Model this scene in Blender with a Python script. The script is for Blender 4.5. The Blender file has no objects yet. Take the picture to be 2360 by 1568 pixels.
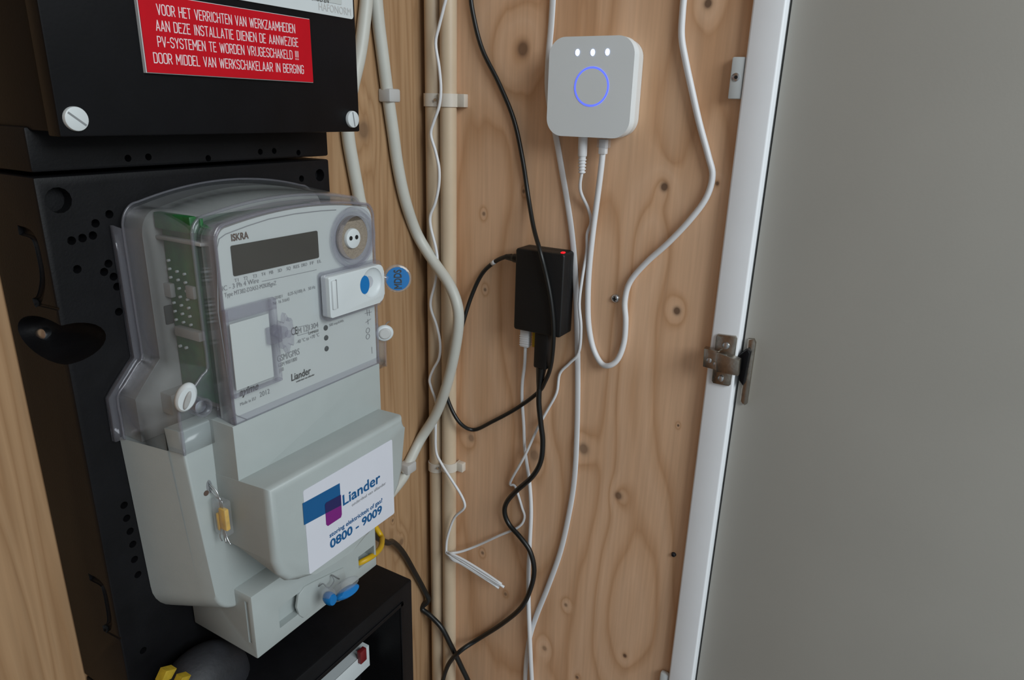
import bpy, bmesh, math, random
from mathutils import Vector, Matrix

S = bpy.context.scene
# ------------------------------------------------------------------ camera
CZ = 1.55                                   # camera height above the floor
FPX, CX, CY = 1595.0, 1180.0, 784.0         # focal length and centre, pixels of the 2360x1568 frame
RW = ((0.50651601, 0.2607295, -0.82186474),
      (-0.86180986, 0.18286267, -0.47312262),
      (0.02693136, 0.94793532, 0.31732213))  # camera axes in the room (columns)
cam_d = bpy.data.cameras.new('camera'); cam = bpy.data.objects.new('camera', cam_d)
S.collection.objects.link(cam)
m4 = Matrix([list(r) + [0] for r in RW] + [[0, 0, 0, 1]])
cam.matrix_world = Matrix.Translation((0, 0, CZ)) @ m4
cam_d.sensor_width = 36.0; cam_d.lens = FPX / 2360 * 36; cam_d.clip_start = 0.01
S.camera = cam
# ------------------------------------------------------------------ light
w = bpy.data.worlds.new('world'); S.world = w; w.use_nodes = True
bg = w.node_tree.nodes['Background']
bg.inputs[0].default_value = (0.86, 0.95, 1.0, 1); bg.inputs[1].default_value = 0.36
def area(name, loc, target, size, power, col):
    l = bpy.data.lights.new(name, 'AREA'); l.shape = 'RECTANGLE'; l.size, l.size_y = size
    l.energy = power; l.color = col
    o = bpy.data.objects.new(name, l); S.collection.objects.link(o); o.location = loc
    o.rotation_euler = (Vector(target) - Vector(loc)).to_track_quat('-Z', 'Y').to_euler()
area('hall_window_light', (-0.28, -1.95, CZ + 0.98), (0.45, 0.35, CZ - 0.15), (1.4, 1.1), 46, (0.90, 0.97, 1.0))
S.view_settings.view_transform = 'Standard'; S.view_settings.look = 'None'
S.view_settings.exposure = 0.0; S.view_settings.gamma = 1.0; S.view_settings.use_curve_mapping = False
S.cycles.transparent_max_bounces = 24

# ------------------------------------------------------------------ pixel -> room helpers
def ray(px, py):
    d = ((px - CX) / FPX, -(py - CY) / FPX, -1.0)
    return Vector([sum(RW[i][k] * d[k] for k in range(3)) for i in range(3)])
def onY(px, py, Y): r = ray(px, py); r *= Y / r.y; return Vector((r.x, r.y, r.z + CZ))
def onX(px, py, X): r = ray(px, py); r *= X / r.x; return Vector((r.x, r.y, r.z + CZ))
def zz(v): return v + CZ
# planes of the cupboard, metres from the camera position
YW = 0.495       # back wall
XW = 0.656       # right side wall
YB = 0.4306      # face of the black meter board
YBOX = 0.395     # face of the upper fuse box
Y2 = 0.3755; Y3 = 0.3526; Y4 = 0.324; YT = 0.3578; YMID = 0.373
YP = 0.3545      # printed face of the meter
YLOW = 0.3526    # face of the lower fuse box
BXL, BXR = 0.206, 0.4345
FLOOR, CEIL = 0.0, 2.55

# ------------------------------------------------------------------ materials
MATS = {}
def mat(name, col, rough=0.5, metal=0.0, spec=0.5, bump=0.0, bscale=200.0, var=0.0, vscale=30.0, emit=None, estr=0.0, coat=0.0):
    m = bpy.data.materials.new(name); m.use_nodes = True
    nt = m.node_tree; b = nt.nodes['Principled BSDF']
    b.inputs['Base Color'].default_value = (*col, 1); b.inputs['Roughness'].default_value = rough
    b.inputs['Metallic'].default_value = metal; b.inputs['Specular IOR Level'].default_value = spec
    b.inputs['Coat Weight'].default_value = coat
    if emit:
        b.inputs['Emission Color'].default_value = (*emit, 1); b.inputs['Emission Strength'].default_value = estr
    if bump or var:
        tc = nt.nodes.new('ShaderNodeTexCoord')
    if bump:
        n = nt.nodes.new('ShaderNodeTexNoise'); n.inputs['Scale'].default_value = bscale; n.inputs['Detail'].default_value = 3
        bp = nt.nodes.new('ShaderNodeBump'); bp.inputs['Strength'].default_value = bump; bp.inputs['Distance'].default_value = 0.001
        nt.links.new(tc.outputs['Object'], n.inputs['Vector']); nt.links.new(n.outputs['Fac'], bp.inputs['Height'])
        nt.links.new(bp.outputs['Normal'], b.inputs['Normal'])
    if var:
        n = nt.nodes.new('ShaderNodeTexNoise'); n.inputs['Scale'].default_value = vscale; n.inputs['Detail'].default_value = 4
        r = nt.nodes.new('ShaderNodeValToRGB')
        r.color_ramp.elements[0].position = 0.3; r.color_ramp.elements[1].position = 0.7
        r.color_ramp.elements[0].color = (*[c * (1 - var) for c in col], 1)
        r.color_ramp.elements[1].color = (*[min(1, c * (1 + var)) for c in col], 1)
        nt.links.new(tc.outputs['Object'], n.inputs['Vector']); nt.links.new(n.outputs['Fac'], r.inputs['Fac'])
        nt.links.new(r.outputs['Color'], b.inputs['Base Color'])
    MATS[name] = m; return m

def clear(name, tint, haze, hcol=(0.55, 0.55, 0.58), rough=0.06):
    m = bpy.data.materials.new(name); m.use_nodes = True; nt = m.node_tree
    for n in list(nt.nodes): nt.nodes.remove(n)
    out = nt.nodes.new('ShaderNodeOutputMaterial')
    t = nt.nodes.new('ShaderNodeBsdfTransparent'); t.inputs[0].default_value = (*tint, 1)
    d = nt.nodes.new('ShaderNodeBsdfDiffuse'); d.inputs[0].default_value = (*hcol, 1)
    g = nt.nodes.new('ShaderNodeBsdfGlossy'); g.inputs['Roughness'].default_value = rough; g.inputs[0].default_value = (1, 1, 1, 1)
    lw = nt.nodes.new('ShaderNodeLayerWeight'); lw.inputs[0].default_value = 0.5      # Schlick reflectance of a thin sheet
    pw = nt.nodes.new('ShaderNodeMath'); pw.operation = 'POWER'; pw.inputs[1].default_value = 5.0; nt.links.new(lw.outputs['Facing'], pw.inputs[0])
    f = nt.nodes.new('ShaderNodeMath'); f.operation = 'MULTIPLY_ADD'; f.inputs[1].default_value = 0.75; f.inputs[2].default_value = 0.035; nt.links.new(pw.outputs[0], f.inputs[0])
    a = nt.nodes.new('ShaderNodeMixShader'); a.inputs[0].default_value = haze
    b = nt.nodes.new('ShaderNodeMixShader')
    L = nt.links.new
    L(t.outputs[0], a.inputs[1]); L(d.outputs[0], a.inputs[2])
    L(f.outputs[0], b.inputs[0]); L(a.outputs[0], b.inputs[1]); L(g.outputs[0], b.inputs[2])
    L(b.outputs[0], out.inputs[0]); MATS[name] = m; return m

def wood(name, axes, light, mid, dark, sx, sz, freq, knots=(), blobs=(), fine=260.0, contrast=1.0, warp=1.0):
    """plywood / board: axes = which object axis runs across the grain; knots = (u, z, radius, strength)"""
    m = bpy.data.materials.new(name); m.use_nodes = True; nt = m.node_tree; L = nt.links.new
    b = nt.nodes['Principled BSDF']; b.inputs['Roughness'].default_value = 0.62; b.inputs['Specular IOR Level'].default_value = 0.3
    tc = nt.nodes.new('ShaderNodeTexCoord'); sp = nt.nodes.new('ShaderNodeSeparateXYZ'); L(tc.outputs['Object'], sp.inputs[0])
    U = sp.outputs[axes]; Z = sp.outputs[2]
    def math_(op, a, bb=None, c=None):
        n = nt.nodes.new('ShaderNodeMath'); n.operation = op
        for i, v in enumerate((a, bb, c)):
            if v is None: continue
            if isinstance(v, (int, float)): n.inputs[i].default_value = v
            else: L(v, n.inputs[i])
        return n.outputs[0]
    def vec(u, z, wv=0.0):
        c = nt.nodes.new('ShaderNodeCombineXYZ'); L(u, c.inputs[0]); L(z, c.inputs[1]); c.inputs[2].default_value = wv; return c.outputs[0]
    def noise(v, detail=2, dist=0.0):
        n = nt.nodes.new('ShaderNodeTexNoise'); n.inputs['Scale'].default_value = 1.0; n.inputs['Detail'].default_value = detail
        n.inputs['Distortion'].default_value = dist; L(v, n.inputs['Vector']); return n.outputs['Fac']
    F = math_('MULTIPLY', noise(vec(math_('MULTIPLY', U, sx), math_('MULTIPLY', Z, sz), 3.7), 2.0), warp)
    wob = noise(vec(math_('MULTIPLY', U, sx * 5), math_('MULTIPLY', Z, sz * 4), 9.1), 2.0)
    F = math_('MULTIPLY_ADD', wob, 0.12, F)
    core = None
    def gauss(u, z, ru, rz):
        du = math_('DIVIDE', math_('SUBTRACT', U, u), ru); dz = math_('DIVIDE', math_('SUBTRACT', Z, z), rz)
        q = math_('ADD', math_('MULTIPLY', du, du), math_('MULTIPLY', dz, dz))
        return math_('POWER', 2.71828, math_('MULTIPLY', q, -1.0))
    for (u, z, ru, rz, amp) in blobs:
        F = math_('MULTIPLY_ADD', gauss(u, z, ru, rz), amp, F)
    for (u, z, r, s) in knots:
        F = math_('MULTIPLY_ADD', gauss(u, z, r * 2.6, r * 4.0), 0.16, F)
        k = math_('MULTIPLY', math_('MINIMUM', math_('MULTIPLY', math_('POWER', gauss(u, z, r, r * 1.15), 1.6), 1.8), 1.0), s * 0.85)
        core = k if core is None else math_('MAXIMUM', core, k)
    ring = math_('FRACT', math_('MULTIPLY', F, freq))
    cr = nt.nodes.new('ShaderNodeValToRGB'); L(ring, cr.inputs[0]); e = cr.color_ramp.elements
    e[0].position = 0.0; e[0].color = (*mid, 1)
    e[1].position = 1.0; e[1].color = (*mid, 1)
    x = e.new(0.30); x.color = (*light, 1)
    x = e.new(0.66); x.color = (*[l + (mm - l) * 0.6 for l, mm in zip(light, mid)], 1)
    x = e.new(0.90); x.color = (*[mm + (d - mm) * contrast for mm, d in zip(mid, dark)], 1)
    # fine grain streaks
    g = noise(vec(math_('MULTIPLY', U, fine), math_('MULTIPLY', Z, fine * 0.035), 1.3), 3.0)
    cl = noise(vec(math_('MULTIPLY', U, 9.0), math_('MULTIPLY', Z, 4.0), 5.0), 3.0)
    gv = math_('ADD', math_('MULTIPLY_ADD', g, 0.34, 0.71), math_('MULTIPLY_ADD', cl, 0.30, -0.03))
    mx = nt.nodes.new('ShaderNodeMix'); mx.data_type = 'RGBA'; mx.blend_type = 'MULTIPLY'; mx.inputs[0].default_value = 1.0
    cg = nt.nodes.new('ShaderNodeCombineXYZ'); L(gv, cg.inputs[0]); L(gv, cg.inputs[1]); L(gv, cg.inputs[2])
    L(cr.outputs[0], mx.inputs[6]); L(cg.outputs[0], mx.inputs[7])
    col = mx.outputs[2]
    if core is not None:
        k2 = nt.nodes.new('ShaderNodeMix'); k2.data_type = 'RGBA'; k2.blend_type = 'MIX'
        L(core, k2.inputs[0]); L(col, k2.inputs[6]); k2.inputs[7].default_value = (0.085, 0.045, 0.028, 1); col = k2.outputs[2]
    L(col, b.inputs['Base Color'])
    bp = nt.nodes.new('ShaderNodeBump'); bp.inputs['Strength'].default_value = 0.12; bp.inputs['Distance'].default_value = 0.0006
    L(g, bp.inputs['Height']); L(bp.outputs[0], b.inputs['Normal'])
    MATS[name] = m; return m

PLASTIC = mat('meter_grey_white_plastic', (0.375, 0.412, 0.405), 0.42, bump=0.05, bscale=900, var=0.02, vscale=60)
PLATE = mat('meter_face_plate', (0.50, 0.535, 0.525), 0.5, var=0.02)
INNER = mat('meter_inner_frame', (0.36, 0.36, 0.35), 0.6, var=0.1)
INNERD = mat('meter_inner_dark', (0.06, 0.07, 0.07), 0.6, var=0.2)
PCB = mat('circuit_board_green', (0.014, 0.125, 0.032), 0.45, var=0.4, vscale=90)
BLACK = mat('black_bakelite', (0.0038, 0.0038, 0.0048), 0.55, spec=0.22, bump=0.12, bscale=700, var=0.25, vscale=50)
BLACKG = mat('black_fuse_box_satin', (0.0034, 0.0034, 0.0044), 0.45, spec=0.18, bump=0.05, bscale=500, var=0.2, vscale=40)
HOLE = mat('hole_black', (0.004, 0.004, 0.004), 0.8, var=0.1)
RUBBER = mat('black_rubber_cable', (0.008, 0.009, 0.009), 0.38, var=0.15)
ADAPT = mat('black_adapter_plastic', (0.006, 0.006, 0.0065), 0.5, bump=0.15, bscale=900, var=0.15)
RED = mat('red_engraved_plate', (0.50, 0.0015, 0.010), 0.5, spec=0.2, var=0.04, vscale=80)
WHITEP = mat('white_plastic', (0.60, 0.64, 0.65), 0.4, var=0.02)
PINKW = mat('white_engraving', (0.78, 0.62, 0.64), 0.6, var=0.03)
HUBW = mat('hub_white_plastic', (0.82, 0.87, 0.89), 0.45, bump=0.02, bscale=900, var=0.01)
HUBS = mat('hub_side_plastic', (0.72, 0.74, 0.74), 0.4, var=0.01)
CREAMC = mat('cream_power_cable', (0.56, 0.56, 0.51), 0.45, var=0.04)
CREAMT = mat('cream_conduit', (0.60, 0.47, 0.33), 0.45, var=0.05)
WCABLE = mat('white_cable', (0.74, 0.75, 0.77), 0.42, var=0.03)
CLIPW = mat('translucent_white_clip', (0.66, 0.60, 0.52), 0.4, var=0.05)
CLIPG = mat('grey_cable_clip', (0.50, 0.50, 0.49), 0.45, var=0.05)
STEEL = mat('zinc_steel', (0.62, 0.66, 0.70), 0.28, metal=1.0, var=0.1, vscale=300)
NICKEL = mat('nickel_hinge', (0.40, 0.36, 0.31), 0.27, metal=1.0, bump=0.1, bscale=400, var=0.15, vscale=200)
LCD = mat('lcd_glass', (0.036, 0.033, 0.026), 0.35, var=0.12, vscale=40)
BLUE = mat('blue_seal', (0.0, 0.15, 0.43), 0.4, var=0.06)
DBLUE = mat('print_dark_blue', (0.0, 0.085, 0.24), 0.5, var=0.04)
NAVY = mat('print_navy', (0.012, 0.012, 0.09), 0.5, var=0.04)
PURPLE = mat('print_purple', (0.17, 0.008, 0.17), 0.5, var=0.04)
GREYPR = mat('print_grey', (0.22, 0.23, 0.24), 0.6, var=0.04)
BROWNPR = mat('print_brown', (0.10, 0.065, 0.05), 0.6, var=0.04)
DARKPR = mat('print_black', (0.03, 0.03, 0.03), 0.6, var=0.04)
PAPER = mat('white_label_paper', (0.62, 0.63, 0.69), 0.5, var=0.015)
YELLOW = mat('yellow_wire', (0.60, 0.36, 0.005), 0.45, var=0.08)
YTAG = mat('yellow_tag_card', (0.36, 0.24, 0.01), 0.6, var=0.2, vscale=200)
YSEAL = mat('yellow_seal_insert', (0.80, 0.46, 0.02), 0.4, var=0.15, vscale=200)
GOLDM = mat('brass_mesh_plate', (0.30, 0.25, 0.195), 0.5, metal=0.1, bump=0.6, bscale=1500, var=0.15, vscale=900)
MAROON = mat('maroon_plastic', (0.16, 0.01, 0.012), 0.45, var=0.05)
GREYD = mat('dark_grey_plastic', (0.016, 0.017, 0.021), 0.6, bump=0.2, bscale=400, var=0.25, vscale=80)
PAINT = mat('white_painted_wood', (0.88, 0.90, 0.93), 0.42, bump=0.05, bscale=120, var=0.015)
DOORM = mat('greige_door_laminate', (0.375, 0.36, 0.325), 0.5, bump=0.05, bscale=500, var=0.03, vscale=8)
TILE = mat('grey_floor', (0.30, 0.29, 0.28), 0.6, var=0.1, vscale=6)
CEILM = mat('white_ceiling', (0.75, 0.75, 0.73), 0.8, var=0.02)
LEDW = mat('led_white_blue', (0.5, 0.6, 1.0), 0.4, var=0.01, emit=(0.45, 0.58, 1.0), estr=3.2)
LEDB = mat('ring_light_blue', (0.1, 0.14, 1.0), 0.4, var=0.01, emit=(0.09, 0.13, 1.0), estr=1.25)
LEDR = mat('red_led', (1.0, 0.01, 0.02), 0.4, var=0.01, emit=(1.0, 0.006, 0.012), estr=1.6)
CLEAR = clear('clear_cover_plastic', (0.98, 0.985, 0.99), 0.115, (0.42, 0.46, 0.47), 0.2)
CLEARF = clear('clear_front_plastic', (0.99, 0.99, 0.995), 0.012, (0.6, 0.6, 0.63))
CLEARE = clear('clear_edge_plastic', (0.90, 0.895, 0.92), 0.11, (0.46, 0.46, 0.51), 0.1)
CLEARS = clear('clear_seal_plastic', (0.94, 0.945, 0.955), 0.14, (0.62, 0.64, 0.66))

# ------------------------------------------------------------------ mesh helpers
COL = S.collection
def tag(o, label=None, cat=None, group=None, kind=None):
    if label: o['label'] = label
    if cat: o['category'] = cat
    if group: o['group'] = group
    if kind: o['kind'] = kind
    return o
def thing(name, loc, label, cat, group=None):
    o = bpy.data.objects.new(name, None); COL.objects.link(o); o.location = loc; o.empty_display_size = 0.02
    return tag(o, label, cat, group)
def root_loc(o):
    l = Vector(o.location)
    return l
def link(name, me, m, parent=None, smooth=False):
    o = bpy.data.objects.new(name, me); COL.objects.link(o)
    if not me.materials: me.materials.append(m)
    if smooth:
        for p in me.polygons: p.use_smooth = True
    if parent is not None:
        o.parent = parent
        top = parent
        while top.parent is not None: top = top.parent
        if parent is top: o.matrix_parent_inverse = Matrix.Translation(-Vector(top.location)) if top.type == 'EMPTY' else Matrix()
    return o
def fin(name, bm, m, parent=None, smooth=False):
    bmesh.ops.recalc_face_normals(bm, faces=bm.faces)
    me = bpy.data.meshes.new(name); bm.to_mesh(me); bm.free()
    o = link(name, me, m, parent, False)
    if smooth:
        for p in me.polygons: p.use_smooth = True
        me.set_sharp_from_angle(angle=math.radians(38))
    return o
def add_box(bm, x0, x1, y0, y1, z0, z1, bev=0.0, seg=2):
    r = bmesh.ops.create_cube(bm, size=1.0)
    for v in r['verts']:
        v.co = Vector(((x0 + x1) / 2 + v.co.x * (x1 - x0), (y0 + y1) / 2 + v.co.y * (y1 - y0), (z0 + z1) / 2 + v.co.z * (z1 - z0)))
    if bev:
        es = list({e for v in r['verts'] for e in v.link_edges})
        bmesh.ops.bevel(bm, geom=es, offset=bev, segments=seg, profile=0.5, affect='EDGES')
def rbox(name, x0, x1, y0, y1, z0, z1, m, parent=None, bev=0.0, seg=2):
    bm = bmesh.new(); add_box(bm, x0, x1, y0, y1, z0, z1, bev, seg); return fin(name, bm, m, parent, bool(bev))
def add_prism(bm, pts0, pts1, bev=0.0, seg=3, back=False):
    """pts0 = front ring, pts1 = rear ring; caps are n-gons; the front rim is bevelled"""
    n = len(pts0); a = [bm.verts.new(p) for p in pts0]; b = [bm.verts.new(p) for p in pts1]
    f = bm.faces.new(a); g = bm.faces.new(list(reversed(b)))
    for i in range(n): bm.faces.new((a[i], b[i], b[(i + 1) % n], a[(i + 1) % n]))
    if bev:
        es = list(f.edges) + (list(g.edges) if back else [])
        bmesh.ops.bevel(bm, geom=es, offset=bev, segments=seg, profile=0.5, affect='EDGES', clamp_overlap=True)
def prism_y(name, xz, y0, y1, m, parent=None, bev=0.0, seg=3, xz1=None):
    bm = bmesh.new(); xz1 = xz1 or xz
    add_prism(bm, [(x, y0, z) for x, z in xz], [(x, y1, z) for x, z in xz1], bev, seg)
    return fin(name, bm, m, parent, True)
def prism_x(name, yz, x0, x1, m, parent=None, bev=0.0, seg=3, yz1=None):
    bm = bmesh.new(); yz1 = yz1 or yz
    add_prism(bm, [(x0, y, z) for y, z in yz], [(x1, y, z) for y, z in yz1], bev, seg)
    return fin(name, bm, m, parent, True)
def rrect(u0, u1, v0, v1, r, n=6):
    """rounded rectangle outline; r one radius or four (bl, br, tr, tl)"""
    r = (r,) * 4 if isinstance(r, (int, float)) else r
    out = []
    for (cx, cy, rr, a0) in ((u0 + r[0], v0 + r[0], r[0], 180), (u1 - r[1], v0 + r[1], r[1], 270), (u1 - r[2], v1 - r[2], r[2], 0), (u0 + r[3], v1 - r[3], r[3], 90)):
        if rr <= 0: out.append((cx, cy)); continue
        for i in range(n + 1):
            a = math.radians(a0 + 90 * i / n); out.append((cx + rr * math.cos(a), cy + rr * math.sin(a)))
    return out
def frame_from(axis):
    ax = Vector(axis).normalized(); h = Vector((0, 0, 1)) if abs(ax.z) < 0.9 else Vector((1, 0, 0))
    u = h.cross(ax).normalized(); v = ax.cross(u); return u, v, ax
def add_cyl(bm, c, axis, r, d, n=24, r2=None, bev=0.0, ru=1.0, rv=1.0):
    """cylinder from c along axis by d"""
    u, v, ax = frame_from(axis); c = Vector(c); r2 = r if r2 is None else r2
    A = [c + ax * d + (u * math.cos(2 * math.pi * i / n) * ru + v * math.sin(2 * math.pi * i / n) * rv) * r2 for i in range(n)]
    B = [c + (u * math.cos(2 * math.pi * i / n) * ru + v * math.sin(2 * math.pi * i / n) * rv) * r for i in range(n)]
    add_prism(bm, A, B, bev, 2)
def cyl(name, c, axis, r, d, m, parent=None, n=24, r2=None, bev=0.0, ru=1.0, rv=1.0):
    bm = bmesh.new(); add_cyl(bm, c, axis, r, d, n, r2, bev, ru, rv); return fin(name, bm, m, parent, True)
def add_ring(bm, c, axis, ro, ri, d, n=40):
    u, v, ax = frame_from(axis); c = Vector(c); rings = []
    for (r, h) in ((ri, 0), (ri, d), (ro, d), (ro, 0)):
        rings.append([bm.verts.new(c + ax * h + (u * math.cos(2 * math.pi * i / n) + v * math.sin(2 * math.pi * i / n)) * r) for i in range(n)])
    for k in range(4):
        a, b = rings[k], rings[(k + 1) % 4]
        for i in range(n): bm.faces.new((a[i], a[(i + 1) % n], b[(i + 1) % n], b[i]))
def ring(name, c, axis, ro, ri, d, m, parent=None, n=40):
    bm = bmesh.new(); add_ring(bm, c, axis, ro, ri, d, n); return fin(name, bm, m, parent, True)
def smooth_path(pts, step=6):
    pts = [Vector(p) for p in pts]; out = []
    P = [pts[0] * 2 - pts[1]] + pts + [pts[-1] * 2 - pts[-2]]
    for i in range(1, len(P) - 2):
        p0, p1, p2, p3 = P[i - 1:i + 3]
        for k in range(step):
            t = k / step
            out.append(0.5 * ((2 * p1) + (p2 - p0) * t + (2 * p0 - 5 * p1 + 4 * p2 - p3) * t * t + (3 * p1 - p0 - 3 * p2 + p3) * t ** 3))
    out.append(pts[-1]); return out
def add_tube(bm, pts, r, n=10, step=6, flat=None):
    """flat = (half width, half thickness, wall normal): a ribbon cable"""
    path = smooth_path(pts, step) if step else [Vector(p) for p in pts]
    rings = []; u = None
    for i, p in enumerate(path):
        t = (path[min(i + 1, len(path) - 1)] - path[max(i - 1, 0)])
        if t.length < 1e-9: t = Vector((0, 0, 1))
        t.normalize()
        if flat:
            nn = Vector(flat[2]); nn = (nn - t * nn.dot(t)).normalized(); s = t.cross(nn)
            rr = [s * math.cos(2 * math.pi * k / n) * flat[0] + nn * math.sin(2 * math.pi * k / n) * flat[1] for k in range(n)]
        else:
            if u is None: u, _, _ = frame_from(t)
            u = (u - t * u.dot(t)).normalized(); v = t.cross(u)
            R = r(i / max(1, len(path) - 1)) if callable(r) else r
            rr = [(u * math.cos(2 * math.pi * k / n) + v * math.sin(2 * math.pi * k / n)) * R for k in range(n)]
        rings.append([bm.verts.new(p + q) for q in rr])
    for a, b in zip(rings, rings[1:]):
        for k in range(n): bm.faces.new((a[k], a[(k + 1) % n], b[(k + 1) % n], b[k]))
    bm.faces.new(list(reversed(rings[0]))); bm.faces.new(rings[-1])
def tube(name, pts, r, m, parent=None, n=10, step=6, flat=None):
    bm = bmesh.new(); add_tube(bm, pts, r, n, step, flat); o = fin(name, bm, m, parent)
    for p in o.data.polygons: p.use_smooth = True
    return o
def boolean_cut(o, bm_cut):
    bmesh.ops.recalc_face_normals(bm_cut, faces=bm_cut.faces)
    me = bpy.data.meshes.new('cut'); bm_cut.to_mesh(me); bm_cut.free()
    c = bpy.data.objects.new('cut', me); COL.objects.link(c)
    md = o.modifiers.new('b', 'BOOLEAN'); md.operation = 'DIFFERENCE'; md.solver = 'EXACT'; md.object = c; md.use_self = True
    dg = bpy.context.evaluated_depsgraph_get(); dg.update()
    new = bpy.data.meshes.new_from_object(o.evaluated_get(dg)); old = o.data; nm = old.name
    o.modifiers.clear(); o.data = new; bpy.data.meshes.remove(old); new.name = nm
    bpy.data.objects.remove(c); bpy.data.meshes.remove(me)
FONT_CACHE = {}
def text_mesh(body, sx=1.0):
    cu = bpy.data.curves.new('txt', 'FONT'); cu.body = body; cu.size = 1.0; cu.resolution_u = 3
    o = bpy.data.objects.new('txt', cu); COL.objects.link(o)
    dg = bpy.context.evaluated_depsgraph_get(); dg.update()
    me = bpy.data.meshes.new_from_object(o.evaluated_get(dg)); bpy.data.objects.remove(o); bpy.data.curves.remove(cu)
    xs = [v.co.x for v in me.vertices]; return me, min(xs), max(xs)
def text(name, body, origin, ux, uy, width, cap, m, parent, bold=0.0, slant=0.0):
    """flat lettering: baseline starts at origin, runs along ux for width metres, cap height along uy"""
    me, x0, x1 = text_mesh(body); ux = Vector(ux).normalized(); uy = Vector(uy).normalized(); o = Vector(origin)
    k = width / max(1e-6, x1 - x0); c = cap / 0.70; nn = ux.cross(uy)
    if bold:
        bm = bmesh.new(); bm.from_mesh(me)
        bd = [e for e in bm.edges if e.is_boundary]
        offs = {}
        for e in bd:
            f = e.link_faces[0]; mid = (e.verts[0].co + e.verts[1].co) / 2
            d = e.verts[1].co - e.verts[0].co; nrm = Vector((d.y, -d.x, 0))
            if nrm.length < 1e-9: continue
            nrm.normalize()
            if nrm.dot(f.calc_center_median() - mid) > 0: nrm = -nrm
            for v in e.verts: offs.setdefault(v, []).append(nrm)
        for v, l in offs.items():
            s = sum(l, Vector()); 
            if s.length > 1e-6: v.co += s.normalized() * bold
        bm.to_mesh(me); bm.free()
    for v in me.vertices:
        x, y = v.co.x - x0, v.co.y
        v.co = o + ux * (x * k + y * c * slant) + uy * (y * c) + nn * 0.00012
    me.name = name; me.materials.clear()
    return link(name, me, m, parent)
def textY(name, body, p0, p1, cap, Y, m, parent, bold=0.0, slant=0.0):
    """lettering on a plane facing the hall, baseline between two photo points on the plane Y"""
    a = onY(*p0, Y); b = onY(*p1, Y); d = b - a
    return text(name, body, a, (1, 0, 0), (0, 0, 1), d.length, cap, m, parent, bold, slant)

def _o(l, r, b, t):
    c = 0.10; return [(l, b + 2 * c), (l, t - 2 * c), (l + .4 * c, t - .7 * c), (l + 1.3 * c, t), (r - 1.3 * c, t), (r - .4 * c, t - .7 * c), (r, t - 2 * c), (r, b + 2 * c), (r - .4 * c, b + .7 * c), (r - 1.3 * c, b), (l + 1.3 * c, b), (l + .4 * c, b + .7 * c), (l, b + 2 * c)]
_ar = lambda r, b, t: [(r - .18, b), (r - .06, b + .05), (r, b + .16), (r, t - .16), (r - .06, t - .05), (r - .18, t)]
_S = [(.44, .82), (.40, .94), (.28, 1), (.16, 1), (.05, .94), (0, .82), (0, .70), (.05, .58), (.39, .42), (.44, .30), (.44, .18), (.39, .06), (.28, 0), (.16, 0), (.04, .06), (0, .18)]
_C = [(.44, .80), (.40, .94), (.28, 1), (.16, 1), (.04, .94), (0, .80), (0, .20), (.04, .06), (.16, 0), (.28, 0), (.40, .06), (.44, .20)]
STROKES = {  # engraved single-line capitals: width, polylines
    'A': (.46, [[(0, 0), (.23, 1), (.46, 0)], [(.08, .28), (.38, .28)]]), 'B': (.44, [[(0, 0), (0, 1), (.26, 1)] , _ar(.44, .52, 1), _ar(.46, 0, .52), [(0, .52), (.28, .52)], [(0, 0), (.28, 0)]]),
    'C': (.44, [_C]), 'D': (.44, [[(.26, 0), (0, 0), (0, 1), (.26, 1)], _ar(.44, 0, 1)]), 'E': (.38, [[(.38, 0), (0, 0), (0, 1), (.38, 1)], [(0, .53), (.32, .53)]]),
    'F': (.38, [[(0, 0), (0, 1), (.38, 1)], [(0, .53), (.32, .53)]]), 'G': (.44, [_C + [(.44, .48), (.26, .48)]]), 'H': (.44, [[(0, 0), (0, 1)], [(.44, 0), (.44, 1)], [(0, .53), (.44, .53)]]),
    'I': (.08, [[(.04, 0), (.04, 1)]]), 'J': (.30, [[(.28, 1), (.28, .16), (.22, .04), (.14, 0), (.05, 0)]]), 'K': (.42, [[(0, 0), (0, 1)], [(.42, 1), (0, .36)], [(.13, .54), (.42, 0)]]),
    'L': (.36, [[(0, 1), (0, 0), (.36, 0)]]), 'M': (.58, [[(0, 0), (0, 1), (.29, .34), (.58, 1), (.58, 0)]]), 'N': (.46, [[(0, 0), (0, 1), (.46, 0), (.46, 1)]]),
    'O': (.46, [_o(0, .46, 0, 1)]), 'P': (.42, [[(0, 0), (0, 1), (.25, 1)], _ar(.42, .46, 1), [(0, .46), (.25, .46)]]), 'R': (.44, [[(0, 0), (0, 1), (.25, 1)], _ar(.42, .46, 1), [(0, .46), (.25, .46)], [(.22, .46), (.44, 0)]]),
    'S': (.44, [_S]), 'T': (.44, [[(0, 1), (.44, 1)], [(.22, 0), (.22, 1)]]), 'U': (.44, [[(0, 1), (0, .2), (.05, .06), (.16, 0), (.28, 0), (.39, .06), (.44, .2), (.44, 1)]]), 'V': (.46, [[(0, 1), (.23, 0), (.46, 1)]]),
    'W': (.70, [[(0, 1), (.18, 0), (.35, .9), (.52, 0), (.70, 1)]]), 'Y': (.46, [[(0, 1), (.23, .45), (.46, 1)], [(.23, 0), (.23, .45)]]), 'Z': (.42, [[(0, 1), (.42, 1), (0, 0), (.42, 0)]]),
    '-': (.26, [[(0, .5), (.26, .5)]]), '!': (.06, [[(.03, 1), (.03, .3)], [(.03, .10), (.03, 0)]]), ' ': (.24, [])}
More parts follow.
